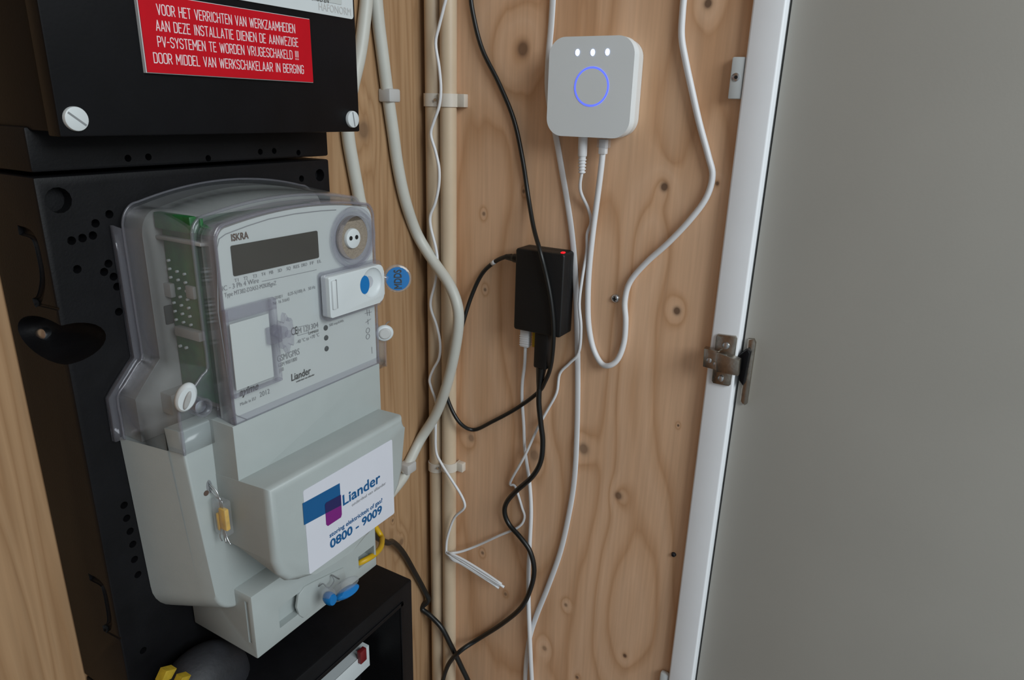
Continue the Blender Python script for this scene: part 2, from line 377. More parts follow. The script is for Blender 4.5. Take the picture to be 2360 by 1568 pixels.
def engraved(name, body, p0, p1, cap, Y, m, parent, half=0.052):
    a = onY(*p0, Y); b = onY(*p1, Y); gap = 0.19
    tot = sum(STROKES[c][0] + gap for c in body) - gap; k = (b.x - a.x) / tot; bm = bmesh.new(); x = 0.0
    for c in body:
        wd, ls = STROKES[c]
        for l in ls:
            P = [Vector((a.x + (x + u) * k, Y, a.z + v * cap)) for u, v in l]
            for i, (p, q) in enumerate(zip(P, P[1:])):
                d = (q - p).normalized(); n = Vector((-d.z, 0, d.x)) * half * cap; e = d * half * cap * 0.8
                lift = Vector((0, -0.000004 * (len(bm.faces) % 30), 0))
                bm.faces.new([bm.verts.new(t + lift) for t in (p - e - n, q + e - n, q + e + n, p - e + n)])
        x += wd + gap
    for f in bm.faces:
        f.normal_update()
    me = bpy.data.meshes.new(name); bm.to_mesh(me); bm.free(); return link(name, me, m, parent)

# ================================================================== THE SETTING
def wknot(px, py, r, s, x=XW):
    p = onX(px, py, x); return (p.y, p.z, r, s)
KN = [(1205, 113, .0075, .85), (1531, 431, .0042, 1.0), (1560, 717, .0042, 1.0), (1632, 8, .004, 1.0), (1653, 423, .0018, .9), (1207, 441, .002, .8),
      (1115, 493, .0022, .8), (1118, 668, .002, .8), (1345, 1035, .0068, .75), (1086, 1010, .005, .6), (1425, 1143, .0048, .85), (1440, 1512, .0026, 1.0),
      (1255, 1495, .0035, .6), (1232, 1050, .007, .5), (1112, 1275, .0024, .8), (1165, 1370, .0026, .7), (1304, 1395, .0024, .7), (1563, 981, .0013, 1.0), (1330, 1562, .0024, .9)]
def wblob(px, py, ru, rz, a): p = onX(px, py, XW); return (p.y, p.z, ru, rz, a)
BL = [wblob(1460, 880, .030, .14, .42), wblob(1440, 1420, .045, .16, .55), wblob(1500, 560, .022, .05, .25), wblob(1200, 700, .03, .12, .22), wblob(1240, 1150, .035, .10, .3), wblob(1160, 130, .03, .06, .22)]
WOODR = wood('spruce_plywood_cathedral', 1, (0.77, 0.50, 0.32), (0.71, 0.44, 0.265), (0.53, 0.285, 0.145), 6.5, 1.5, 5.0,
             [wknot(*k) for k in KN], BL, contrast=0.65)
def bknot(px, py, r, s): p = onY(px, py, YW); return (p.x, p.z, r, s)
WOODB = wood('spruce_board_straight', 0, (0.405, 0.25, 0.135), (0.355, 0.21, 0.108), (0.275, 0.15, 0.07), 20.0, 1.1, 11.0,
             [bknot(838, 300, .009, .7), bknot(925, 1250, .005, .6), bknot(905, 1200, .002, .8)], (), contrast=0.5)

def plank_wall(name, parts):
    o = bpy.data.objects.new(name, None); COL.objects.link(o); o['kind'] = 'structure'; return o
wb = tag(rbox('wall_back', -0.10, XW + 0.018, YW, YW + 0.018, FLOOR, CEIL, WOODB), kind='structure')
wr = tag(rbox('wall_right', XW, XW + 0.018, 0.132, YW, FLOOR, CEIL, WOODR), kind='structure')
tag(rbox('wall_left', -0.118, -0.10, 0.132, YW + 0.018, FLOOR, CEIL, WOODR), kind='structure')
tag(rbox('floor', -2.0, 2.0, -2.6, YW + 0.018, FLOOR - 0.05, FLOOR, TILE), kind='structure')
tag(rbox('ceiling', -0.118, XW + 0.018, 0.132, YW + 0.018, CEIL, CEIL + 0.02, CEILM), kind='structure')
# white painted post beside the door
XS = 0.647
ys0 = onX(1813, 0, XS).y; ys1 = onX(1735, 0, XS).y
tag(rbox('trim_1', XS, XW + 0.05, ys0, ys1, FLOOR, CEIL, PAINT, bev=0.002, seg=3), kind='structure')
# open door, hinged on the post, swung a little past square
dh = onX(1826, 0, 0.660)
door = rbox('door_1', 0.0, 0.019, -0.72, 0.0, FLOOR + 0.01, 2.45, DOORM, bev=0.0012)
for v in door.data.vertices:
    a = math.radians(6); x, y = v.co.x, v.co.y
    v.co.x = 0.660 + x * math.cos(a) - y * math.sin(a); v.co.y = dh.y + x * math.sin(a) + y * math.cos(a)
tag(door, kind='structure')

# ================================================================== BLACK COLUMN
# upper fuse box
FB0 = zz(-0.0525 * YBOX) ; FBT = zz(0.34)
fb = thing('fuse_box', (0.32, YBOX, FB0), 'black fuse box with white slotted screws above the electricity meter', 'fuse box')
rbox('front_cover', BXL, BXR, YBOX, YBOX + 0.012, FB0, FBT, BLACKG, fb, 0.0012)
rbox('housing', BXL + 0.002, BXR - 0.002, YBOX + 0.012, YW - 0.004, FB0 + 0.002, FBT - 0.002, BLACKG, fb, 0.002)
for (px, py) in ((172, 274), (810, 275)):
    c = onY(px, py, YBOX)
    s = cyl('screw', (c.x, YBOX + 0.001, c.z), (0, -1, 0), 0.0063, 0.0035, WHITEP, fb, 28, bev=0.0008)
    bm = bmesh.new(); a = math.radians(38 if px < 400 else 80)
    u = Vector((math.cos(a), 0, -math.sin(a))); v = Vector((u.z, 0, -u.x)); cc = Vector((c.x, YBOX - 0.0024, c.z))
    q = [cc + u * su * 0.0054 + v * sv * 0.0005 for su, sv in ((-1, -1), (1, -1), (1, 1), (-1, 1))]
    add_prism(bm, [p + Vector((0, -0.0003, 0)) for p in q], [p + Vector((0, 0.001, 0)) for p in q])
    fin('slot', bm, GREYPR, s)
# white strip with the maker's name
ps = onY(812, 45, YBOX)
nsx0, nsx1, nsz = 0.235, ps.x, ps.z
ns = prism_y('name_strip', rrect(nsx0, nsx1, nsz, nsz + 0.046, 0.002), YBOX - 0.0012, YBOX, WHITEP, fb, 0.0002, 1)
textY('lettering', 'HAFONORM', (735, 23), (809, 38), 0.0050, YBOX - 0.0013, CLIPG, ns)
tag(prism_y('insert_card', rrect(onY(680, 0, YBOX).x, nsx1 - 0.012, nsz + 0.0085, nsz + 0.04, 0.001), YBOX - 0.0016, YBOX - 0.0010, PLATE, ns), 'grey paper insert')
textY('lettering', '"ALLE GROEPEN"', (690, -6), (761, 8), 0.0030, YBOX - 0.0017, DARKPR, ns)
# red warning plate
sr0 = onY(331, 168, YBOX); sr1 = onY(716, 190.6, YBOX); sr2 = onY(707, 44, YBOX)
sg = thing('warning_sign', (sr0.x, YBOX, sr0.z), 'red engraved warning plate with white Dutch text on the black fuse box', 'sign')
prism_y('core_plate', [(sr0.x, sr0.z), (sr1.x, sr0.z), (sr1.x, sr2.z), (sr0.x, sr2.z)], YBOX - 0.0026, YBOX, WHITEP, sg, 0.0002, 1)
prism_y('red_face', [(sr0.x + 0.0004, sr0.z + 0.0004), (sr1.x - 0.0004, sr0.z + 0.0004), (sr1.x - 0.0004, sr2.z - 0.0004), (sr0.x + 0.0004, sr2.z - 0.0004)], YBOX - 0.0031, YBOX - 0.0026, RED, sg)
for body, a, b in (('VOOR HET VERRICHTEN VAN WERKZAAMHEDEN', (363, 33), (680, 76)), ('AAN DEZE INSTALLATIE DIENEN DE AANWEZIGE', (361, 70), (687, 108)),
                   ('PV-SYSTEMEN TE WORDEN VRIJGESCHAKELD !!!', (365, 107), (688, 138)), ('DOOR MIDDEL VAN WERKSCHAKELAAR IN BERGING', (356, 144.5), (700, 169))):
    engraved('lettering', body, a, b, 0.0053, YBOX - 0.0032, PINKW, sg)
# meter board: two thick black plates, one above the other
SEAM = zz(-0.0995 * YB)
LOWT = zz(-1.214 * YLOW)
mb1 = thing('backing_board', (0.32, YW, FB0 - 0.01), 'short black backing plate between the fuse box and the meter board', 'mounting board')
o = rbox('plate', BXL, BXR, YB, YW - 0.001, SEAM + 0.0015, FB0 + 0.004, BLACK, mb1, 0.0015)
bm = bmesh.new()
for px, py in ((600, 350), (632, 348), (688, 352), (480, 365), (342, 362), (295, 365)):
    c = onY(px, py, YB); add_cyl(bm, (c.x, YB - 0.004, c.z), (0, 1, 0), 0.0022, 0.012, 14)
boolean_cut(o, bm)
mb2 = thing('meter_board', (0.32, YW, LOWT), 'tall black perforated meter board behind the electricity meter', 'mounting board')
o = rbox('plate', BXL, BXR, YB, YW - 0.001, LOWT + 0.002, SEAM - 0.0012, BLACK, mb2, 0.0015)
bm = bmesh.new()
holes = [(737, 404, 5.0), (695, 412, 2.6), (135, 462, 7.5), (165, 555, 2.6), (190, 549, 2.6), (214, 543, 2.6), (220, 515, 2.6), (252, 494, 2.6), (178, 621, 2.6), (240, 627, 2.6), (250, 608, 2.6), (262, 638, 2.6), (270, 661, 2.6), (274, 719, 2.6),
         (286, 1165, 2.6), (292, 1195, 2.6), (300, 1225, 2.6), (306, 1255, 2.6), (310, 1290, 2.6), (318, 1325, 2.6), (330, 1500, 2.6), (556, 420, 2.6)]
for px, py, r in holes:
    c = onY(px, py, YB); add_cyl(bm, (c.x, YB - 0.004, c.z), (0, 1, 0), r * 0.001, 0.012, 14)
# the scooped finger notch at the left edge
nc = onY(150, 800, YB)
r_ = bmesh.ops.create_uvsphere(bm, u_segments=28, v_segments=16, radius=1.0)
for v in r_['verts']: v.co = Vector((BXL + 0.003 + v.co.x * 0.026, YB + 0.018 + v.co.y * 0.036, nc.z + 0.001 + v.co.z * 0.0145))
for pts in (((42, 530), (75, 545), (92, 600), (98, 650), (90, 690), (78, 699)), ((205, 1330), (235, 1350), (248, 1400), (252, 1440), (240, 1452))):
    add_tube(bm, [onX(*p, BXL) for p in pts], 0.0030, 10, 4)
for pts in (((78, 700), (105, 706), (138, 714)), ((238, 1452), (262, 1465), (288, 1480))):
    add_tube(bm, [onX(*p, BXL) for p in pts], 0.0012, 8, 4)
boolean_cut(o, bm)
for p in o.data.polygons: p.use_smooth = True
o.data.set_sharp_from_angle(angle=math.radians(30))
cs = onX(85, 776, BXL + 0.010)
cyl('mounting_screw', (cs.x + 0.010, cs.y, cs.z), (-1, -0.5, 0.25), 0.0052, 0.012, STEEL, mb2, 20, r2=0.0042, bev=0.0015)
# lower fuse box
wn = onY(922, 1400, YLOW)
lb = thing('main_fuse_box', (0.32, YLOW, LOWT), 'black main fuse box with a recessed window under the electricity meter', 'fuse box')
LB0 = zz(-0.80)
o = rbox('housing', BXL, BXR, YLOW, YW - 0.002, LB0, LOWT, BLACK, lb, 0.002)
bm = bmesh.new(); add_box(bm, BXL + 0.022, wn.x, YLOW - 0.01, YLOW + 0.055, LB0 + 0.05, wn.z); boolean_cut(o, bm)
bm = bmesh.new()
zi = wn.z + 0.004
for (a, b, c, d) in ((BXL + 0.014, wn.x + 0.004, wn.z, zi), (BXL + 0.014, wn.x + 0.004, LB0 + 0.046, LB0 + 0.05), (wn.x, wn.x + 0.004, LB0 + 0.046, zi), (BXL + 0.018, BXL + 0.022, LB0 + 0.046, zi)):
    add_box(bm, a, b, YLOW - 0.0012, YLOW + 0.001, c, d, 0.0004, 1)
fin('window_bead', bm, BLACKG, lb)
fr = onY(851, 1488, 0.385); fr2 = onY(853, 1534, 0.385)
fm = prism_y('fuse_module', [(0.25, fr2.z), (fr2.x, fr2.z), (fr2.x, fr.z), (fr2.x - 0.012, fr.z - 0.0), (fr2.x - 0.012, fr.z - 0.004), (0.25, fr.z - 0.004)], 0.385, YLOW + 0.056, WHITEP, lb, 0.0006)
mc = onY(831, 1512, 0.385)
rbox('switch_tab', mc.x - 0.004, mc.x + 0.0045, 0.381, 0.386, mc.z - 0.006, mc.z + 0.008, MAROON, fm, 0.0008)
# round cable gland with yellow paper tag
gc = onY(430, 1600, 0.400)
gl = thing('cable_gland', (0.246, 0.405, LOWT), 'dark grey round cable gland with yellow tags on the main fuse box', 'cable gland')
bm = bmesh.new(); r_ = bmesh.ops.create_uvsphere(bm, u_segments=32, v_segments=16, radius=1.0)
for v in r_['verts']: v.co = Vector((0.246 + v.co.x * 0.038, 0.405 + v.co.y * 0.025, LOWT + 0.0002 + max(v.co.z, 0) * 0.036))
bmesh.ops.remove_doubles(bm, verts=bm.verts, dist=1e-5)
fin('dome', bm, GREYD, gl, True)
for px, py, q in ((388, 1553, 0.0062), (424, 1567, 0.0055)):
    c = onY(px, py, 0.384)
    prism_y('yellow_tag', [(c.x - q, c.z - q * .5), (c.x + q * .2, c.z - q * .9), (c.x + q, c.z - q * .1), (c.x - q * .2, c.z + q * .5)], 0.3835, 0.390, YTAG, gl, 0.0004)

# ================================================================== ELECTRICITY METER
MX0, MX1 = 0.2492, 0.4090
mt = thing('electricity_meter', (0.33, YB, zz(-0.39)), 'electricity meter with clear plastic top cover and grey-white terminal cover', 'electricity meter')
def arch(xl, xr, zb, zc, zt, rc, wl=None, wz=(-0.162, -0.184), sag=0.0):
    """outline of the cover, from bottom left over the arched top to bottom right; wl = flare width low down"""
    pts = []
    f = wl or 0.0
    left = [(xl - f, zb), (xl - f, (zb + wz[1]) / 2 if zb < wz[1] else zb), (xl - f, wz[1]), (xl - f * 0.75, wz[1] + 0.006), (xl - f * 0.2, wz[0] - 0.004), (xl, wz[0])]
    left += [(xl, wz[0] + (zc - rc - wz[0]) * t) for t in (0.25, 0.5, 0.75, 1.0)]
    pts += left
    xm = (xl + xr) / 2; a = (xr - xl) / 2
    def top(x): return zc + (zt - zc) * (1 - ((x - xm) / a) ** 2)
    for i in range(1, 7):
        t = math.radians(90 * i / 6); pts.append((xl + rc - rc * math.cos(t), zc - rc + (rc + (top(xl + rc) - zc)) * math.sin(t)))
    n = 16
    for i in range(1, n): x = xl + rc + (xr - xl - 2 * rc) * i / n; pts.append((x, top(x)))
    half = [(2 * xm - x, z) for x, z in reversed(pts[:len(left) + 6])]
    pts += half
    return [(x, zz(z)) for x, z in pts]
CB = -0.2142
rear = arch(MX0, MX1, CB, -0.0655, -0.0530, 0.012, 0.0203)
mid = arch(0.2600, 0.4072, CB, -0.0690, -0.0605, 0.010, 0.0235)
midi = arch(0.2625, 0.4030, CB, -0.0715, -0.0635, 0.010)
fro = arch(0.2600, 0.4005, CB, -0.0705, -0.0632, 0.009)
fro2 = arch(0.2612, 0.3993, CB, -0.0715, -0.0645, 0.009)
def arch_prism(name, outline, y0, y1, m, parent):
    bm = bmesh.new(); n = len(outline)
    a = [bm.verts.new((x, y0, z)) for x, z in outline]; b = [bm.verts.new((x, y1, z)) for x, z in outline]
    for i in range(n): bm.faces.new((a[i], b[i], b[(i + 1) % n], a[(i + 1) % n]))
    for r in (a, b):
        for i in range(n // 2):
            j = n - 1 - i
            if i + 1 >= j: break
            bm.faces.new((r[i], r[i + 1], r[j])) if i + 1 == j - 1 else bm.faces.new((r[i], r[i + 1], r[j - 1], r[j]))
    return fin(name, bm, m, parent)
def clampz(r, z): return [(x, max(q, zz(z))) for x, q in r]
def dedupe(r):
    out = []
    for p in r:
        if not out or (Vector(p) - Vector(out[-1])).length > 1e-6: out.append(p)
    if (Vector(out[0]) - Vector(out[-1])).length < 1e-6: out.pop()
    return out
def loft(bm, ringlist, ys):
    vs = [[bm.verts.new((x, y, z)) for x, z in rg] for rg, y in zip(ringlist, ys)]
    for a, b in zip(vs, vs[1:]):
        for i in range(len(a) - 1):
            if (a[i].co - a[i + 1].co).length < 1e-7 and (b[i].co - b[i + 1].co).length < 1e-7: continue
            bm.faces.new((a[i], a[i + 1], b[i + 1], b[i]))
    return vs
def solid(o, t):
    md = o.modifiers.new('thickness', 'SOLIDIFY'); md.thickness = t; md.offset = -1
# base of the meter behind the cover
bo = dedupe(clampz(arch(MX0 + 0.004, MX1 - 0.004, CB, -0.069, -0.0565, 0.012, 0.0203), -0.2142))
arch_prism('base_shell', bo, 0.412, YB - 0.0004, INNER, mt)
# inner frame behind the face plate
io = dedupe(clampz(arch(0.2630, 0.3985, -0.198, -0.0735, -0.0665, 0.008), -0.198))
fp = arch_prism('face_plate', io, YP + 0.0002, 0.3695, PLATE, mt)
bm = bmesh.new()
add_box(bm, 0.2700, 0.395, 0.3695, 0.4125, zz(-0.196), zz(-0.085))
fin('inner_frame', bm, INNER, mt)
# circuit board seen through the left flank
pcb = rbox('circuit_board', 0.2660, 0.2680, 0.3720, 0.4110, zz(-0.190), zz(-0.068), PCB, mt, 0.0003)
bm = bmesh.new(); random.seed(3)
for i in range(9):
    for k in range(4):
        if i == 0 and k > 1: continue
        p0 = onX(374 + k * 17 + i * 2.5, 594 + k * 6 + i * 19.5, 0.2655)
        add_cyl(bm, p0, (-1, 0, 0), 0.00085, 0.0016, 8)
for px, py in ((418, 797), (432, 801)): add_cyl(bm, onX(px, py, 0.2655), (-1, 0, 0), 0.001, 0.0016, 8)
tag(fin('solder_pins', bm, WHITEP, pcb), kind='stuff')
def sidebox(name, px0, py0, px1, py1, x0, x1, m, par):
    a = onX(px0, py0, x0); b = onX(px1, py1, x0)
    return rbox(name, x0, x1, min(a.y, b.y), max(a.y, b.y), min(a.z, b.z), max(a.z, b.z), m, par, 0.0008)
sidebox('grey_connector', 352, 541, 462, 570, 0.2615, 0.2662, INNER, pcb)
sidebox('grey_connector', 345, 645, 395, 688, 0.2625, 0.2662, INNER, pcb)
sidebox('grey_connector', 425, 658, 447, 692, 0.2635, 0.2662, INNER, pcb)
sidebox('grey_connector', 400, 752, 460, 790, 0.2615, 0.2662, INNER, pcb)
sidebox('black_relay', 333, 695, 385, 750, 0.2605, 0.2662, INNERD, pcb)
sidebox('black_relay', 300, 880, 400, 960, 0.2500, 0.2662, INNER, mt)
sidebox('green_card', 352, 488, 440, 540, 0.2612, 0.2662, PCB, pcb)
tag(rbox('top_circuit_board', 0.272, 0.388, 0.378, 0.409, zz(-0.0745), zz(-0.0730), PCB, mt, 0.0003), 'green circuit board under the arched top')
# clear cover
bm = bmesh.new()
v = loft(bm, [rear, mid, midi], [YB - 0.004, YMID, YMID - 0.0006])
o = fin('clear_cover', bm, CLEAR, mt, True); solid(o, 0.0014)
fl = arch(MX0 - 0.0045, MX1 + 0.0045, CB, -0.061, -0.0485, 0.014, 0.0205)
cov = o; nL = 10
for sl_ in (slice(0, nL), slice(len(rear) - nL, len(rear))):
    bm = bmesh.new(); loft(bm, [rear[sl_], fl[sl_], fl[sl_]], [YB - 0.0042, YB - 0.0042, YB - 0.0016])
    o = fin('cover_flange', bm, CLEARE, cov, True); solid(o, 0.0010)
FZ = -0.1975
bm = bmesh.new()
A = clampz(midi, FZ); B = clampz(fro, FZ); C = clampz(fro2, FZ)
v = loft(bm, [A, B, C], [YMID - 0.0006, Y3 + 0.001, Y3])
o = fin('cover_bezel', bm, CLEARE, cov, True); solid(o, 0.0012)
bm = bmesh.new(); dd = dedupe(clampz(fro2, FZ))
bm.free()
arch_prism('cover_front', dd, Y3, Y3 + 0.0010, CLEARF, cov)
# ridges along the corners of the cover
rg = [Vector((x, YMID, z)) for x, z in mid]
tube('cover_ridge', rg, 0.0011, CLEARE, cov, 8, 2)
rg = [Vector((x, Y3 + 0.0006, z)) for x, z in C if z > zz(FZ) + 1e-6]
tube('cover_ridge', [Vector((C[0][0], Y3 + 0.0006, zz(FZ)))] + rg + [Vector((C[-1][0], Y3 + 0.0006, zz(FZ)))], 0.0008, CLEARE, cov, 8, 2)
tube('cover_ridge', [Vector((x, YB - 0.006, z)) for x, z in rear], 0.0008, CLEARE, cov, 8, 2)
rbox('lower_rib', 0.2600, 0.4000, Y3 - 0.0008, Y3 + 0.004, zz(FZ), zz(FZ) + 0.0045, CLEARE, cov, 0.0008)
# printed face: border line, display, lettering
def pxline(pts, wid, Y, name, m, par, closed=False):
    bm = bmesh.new(); P = [onY(*p, Y) for p in pts]
    if closed: P.append(P[0])
    for a, b in zip(P, P[1:]):
        d = (b - a); n = Vector((-d.z, 0, d.x)).normalized() * wid
        bm.faces.new([bm.verts.new(q) for q in (a - n, b - n, b + n, a + n)])
    return fin(name, bm, m, par)
YQ = YP - 0.0001
bl_ = [(522, 973), (514, 950), (506, 860), (498, 700), (500, 575), (505, 548), (515, 539), (560, 520), (620, 498), (680, 485), (740, 478), (790, 476), (836, 483)]
pxline([(571, 968), (545, 958), (537, 945), (531, 905), (503, 720), (500, 575), (505, 551), (520, 540), (570, 521), (620, 505), (680, 493), (740, 486), (775, 484)], 0.0003, YQ, 'border_line', GREYPR, fp)
a = onY(531, 567, YQ); b = onY(735, 594, YQ); c2 = onY(538, 640, YQ)
prism_y('display', rrect(a.x, b.x, b.z, a.z, 0.0012), YP - 0.0004, YP + 0.001, LCD, fp)
textY('lettering', 'ISKRA', (534, 556), (573, 551), 0.0042, YQ, BROWNPR, fp, 0.035)
for i, s in enumerate(('T1', 'T2', 'T3', 'T4', 'MB', 'SD', 'SQ', 'RES', 'DRO', 'FF', 'EL')):
    x = (541, 562, 583, 603, 621, 641, 661, 677, 695, 715, 732)[i]; wd = 13 if len(s) == 3 else 9
    def base(x): return 651 - (x - 541) * 44 / 190
    textY('lettering', s, (x, base(x)), (x + wd, base(x + wd)), 0.0022, YQ, GREYPR, fp)
pxline([(604, 649), (730, 622)], 0.00016, YQ, 'rule_line', GREYPR, fp)
textY('lettering', 'IC - 3 Ph 4 Wire', (513, 671), (597, 653), 0.0031, YQ, GREYPR, fp)
textY('lettering', 'Type MT382-D2A52-M2K0SgnZ', (518, 686), (637, 657), 0.0028, YQ, GREYPR, fp)
textY('lettering', '3x230/400 V', (629, 692), (652, 686), 0.0022, YQ, GREYPR, fp)
textY('lettering', '0,25-5(100) A', (664, 682), (704, 672), 0.0022, YQ, GREYPR, fp)
textY('lettering', '50 Hz', (711, 669), (727, 665), 0.0022, YQ, GREYPR, fp)
textY('lettering', 'Nr. 16 31643', (630, 703), (667, 693), 0.0022, YQ, GREYPR, fp)
textY('lettering', 'CE', (672, 774), (686, 770), 0.0055, YQ, DARKPR, fp, 0.005)
textY('lettering', 'M 12', (688, 770), (709, 765), 0.0042, YQ, GREYPR, fp)
pxline([(686, 774), (711, 767), (710, 749), (685, 755)], 0.00018, YQ, 'mark_frame', GREYPR, fp, True)
textY('lettering', '1304', (713, 761), (734, 755), 0.0040, YQ, GREYPR, fp)
textY('lettering', 'GMP0020', (711, 772), (734, 766), 0.0018, YQ, DARKPR, fp)
textY('lettering', '-40 °C to +70 °C', (684, 793), (736, 779), 0.0026, YQ, GREYPR, fp)
textY('lettering', 'GSM/GPRS', (640, 835), (691, 821), 0.0045, YQ, GREYPR, fp)
textY('lettering', 'GSM 900/1800', (642, 847), (685, 835), 0.0027, YQ, GREYPR, fp)
textY('lettering', 'J10', (644, 858), (654, 855), 0.0026, YQ, GREYPR, fp)
textY('lettering', 'Liander', (672, 879), (716, 863), 0.0052, YQ, DARKPR, fp, 0.012, 0.06)
textY('lettering', 'onderdeel van alliander', (683, 882), (725, 866), 0.0013, YQ, DARKPR, fp, 0.02)
textY('lettering', 'ayime', (552, 914), (594, 894), 0.0048, YQ, DARKPR, fp, 0.03, 0.3)
textY('lettering', 'Made in EU', (554, 936), (590, 922), 0.0022, YQ, GREYPR, fp)
textY('lettering', '2012', (599, 916), (622, 907), 0.0036, YQ, GREYPR, fp)
textY('lettering', '500 imp/kWh', (759, 753), (792, 742), 0.0020, YQ, GREYPR, fp)
for i, (px, py) in enumerate(((751, 756), (752, 779), (753, 804))):
    c = onY(px, py, YQ); cyl('indicator_lamp', (c.x, YP + 0.001, c.z), (0, -1, 0), 0.0020, 0.0014, INNERD, fp, 16, bev=0.0003)
for pts in (((846, 714), (847, 728)), ((851, 714), (852, 728)), ((841, 723), (857, 719)), ((848, 736), (849, 748)), ((843, 744), (855, 735)), ((857, 800), (858, 815))):
    pxline(pts, 0.00025, YQ, 'circuit_symbol', GREYPR, fp)
for py in (762, 776):
    c = onY(848, py, YQ); ring('circuit_symbol', (c.x, YP, c.z), (0, -1, 0), 0.0022, 0.0018, 0.0002, GREYPR, fp, 20)
# round optical port
oc = onY(813, 547, Y3); op = cyl('optical_port', (oc.x, Y3 + 0.001, oc.z), (0, -1, 0), 0.0158, 0.0010, GOLDM, mt, 40)
ring('port_collar', (oc.x, Y3, oc.z), (0, -1, 0), 0.0190, 0.0158, 0.0044, CLEARE, op)
ring('port_collar', (oc.x, Y3, oc.z), (0, -1, 0), 0.0222, 0.0200, 0.0024, CLEARE, op)
ic = onY(807, 548, Y3 - 0.002); hub_ = cyl('port_centre', (oc.x - 0.0015, Y3, oc.z - 0.0005), (0, -1, 0), 0.0074, 0.0026, WHITEP, op, 32, bev=0.0012)
for dx in (-0.0036, 0.0024): cyl('port_lens', (oc.x - 0.0012 + dx, Y3 - 0.0020, oc.z + 0.0002), (0, -1, 0), 0.0016, 0.0009, HOLE, hub_, 14)
# white sliding button in a clear holder
hl = onY(740, 625, Y3); hb = onY(752, 735, Y3)
holder = prism_y('button_holder', rrect(onY(737, 680, Y3).x, 0.4000, onY(752, 737, Y3).z, onY(740, 628, Y3).z, 0.003), Y3 - 0.0052, Y3 + 0.0008, CLEARE, mt, 0.001)
YL = Y3 - 0.0085
b0 = onY(757, 640, YL); b1 = onY(762, 735, YL); b2 = onY(886, 655, YL)
bt = prism_y('slide_button', rrect(b0.x, b2.x, b1.z, b0.z, (0.0015, 0.006, 0.006, 0.0015)), YL, Y3 - 0.001, WHITEP, mt, 0.0008)
sc_ = onY(858, 652, YL)
bm = bmesh.new(); r_ = bmesh.ops.create_uvsphere(bm, u_segments=28, v_segments=14, radius=1.0)
for v in r_['verts']: v.co = Vector((sc_.x + v.co.x * 0.0115, YL - 0.0005 + v.co.y * 0.0042, sc_.z + v.co.z * 0.0115))
boolean_cut(bt, bm)
bt.data.set_sharp_from_angle(angle=math.radians(30))
dc = onY(836, 656, YL + 0.002); cyl('blue_dot', (dc.x, YL + 0.0045, dc.z), (0, -1, 0), 0.0062, 0.0047, BLUE, bt, 28, ru=0.80, rv=1.12)
gp = onY(769, 680, YL); rbox('hinge_bar', gp.x - 0.0022, gp.x + 0.0020, YL - 0.0016, YL + 0.002, gp.z - 0.0105, gp.z + 0.0105, WHITEP, bt, 0.0010)
rbox('hinge_gap', gp.x + 0.0022, gp.x + 0.0034, YL - 0.0003, YL + 0.002, gp.z - 0.0105, gp.z + 0.0105, GREYPR, bt)
# module door low on the left with white card
w0 = onY(497, 694, Y3); w1 = onY(632, 690, Y3); w2 = onY(636, 874, Y3)
mdr = prism_y('module_door', rrect(0.2585, onY(626, 690, Y3).x, onY(636, 876, Y3).z, onY(600, 690, Y3).z, 0.002), Y3 - 0.0040, Y3 + 0.0002, CLEARF, mt, 0.0012)
mx1 = onY(626, 690, Y3).x; mz0 = onY(636, 876, Y3).z; mz1 = onY(600, 690, Y3).z
for (a, b, c, d) in ((0.2590, mx1, mz1 - 0.0075, mz1), (mx1 - 0.0040, mx1, mz0, mz1), (0.2590, mx1, mz0, mz0 + 0.0018), (0.2588, 0.2606, mz0, mz1)):
    rbox('door_rim', a, b, Y3 - 0.0046, Y3 - 0.0006, c, d, CLEARE, mdr, 0.0006)
rbox('white_card', 0.2625, mx1 - 0.0055, Y3 - 0.0022, Y3 - 0.0016, mz0 + 0.004, mz1 - 0.010, PLATE, mdr)
# clear winged sealing nut
kc = onY(657, 768, Y3 - 0.010)
bm = bmesh.new(); star = []
for i in range(40):
    a = 2 * math.pi * i / 40; r = 0.0068 + 0.0042 * math.cos(4 * a) ** 2 * (1.25 if abs(math.sin(a)) > 0.8 else 0.75)
    star.append((kc.x + r * 0.72 * math.cos(a), kc.z + r * 1.15 * math.sin(a)))
add_prism(bm, [(x, Y3 - 0.0125, z) for x, z in star], [(x, Y3 - 0.0085, z) for x, z in star], 0.0006)
nut = fin('winged_nut', bm, CLEARE, mt, True)
cyl('nut_stem', (kc.x, Y3, kc.z), (0, -1, 0), 0.0042, 0.0085, CLEARE, nut, 18)
cyl('nut_stem', (kc.x, Y3 - 0.0125, kc.z), (0, -1, 0), 0.0026, 0.0012, CLEARE, nut, 14)
rbox('nut_bridge', mx1 - 0.010, kc.x, Y3 - 0.0078, Y3 - 0.003, kc.z - 0.0065, kc.z + 0.0050, CLEARE, nut, 0.001)

# ---- terminal cover (grey-white): body, front block, bump, lower block
def body_outline(xl, xr, zb, zt, r, dx):
    out = []
    n = 8
    for i in range(n + 1):
        a = math.radians(180 + 90 * i / n); out.append((xl + dx + r + r * math.cos(a), zb + r + r * math.sin(a)))
    for i in range(n + 1):
        a = math.radians(270 + 90 * i / n); out.append((xr - dx - r + r * math.cos(a), zb + r + r * math.sin(a)))
    out += [(xr, zt), (xl, zt)]
    return [(x, zz(z)) for x, z in out]
YR = YB - 0.0004
b_f = body_outline(0.2362, 0.4245, -0.350, -0.1985, 0.022, 0.010)
b_r = body_outline(0.2289, 0.4310, -0.366, -0.1985, 0.030, 0.004)
def body_at(y, zt):
    t = (y - Y2) / (YR - Y2); return [(a[0] + (b[0] - a[0]) * t, min(zz(zt), a[1] + (b[1] - a[1]) * t)) for a, b in zip(b_f, b_r)]
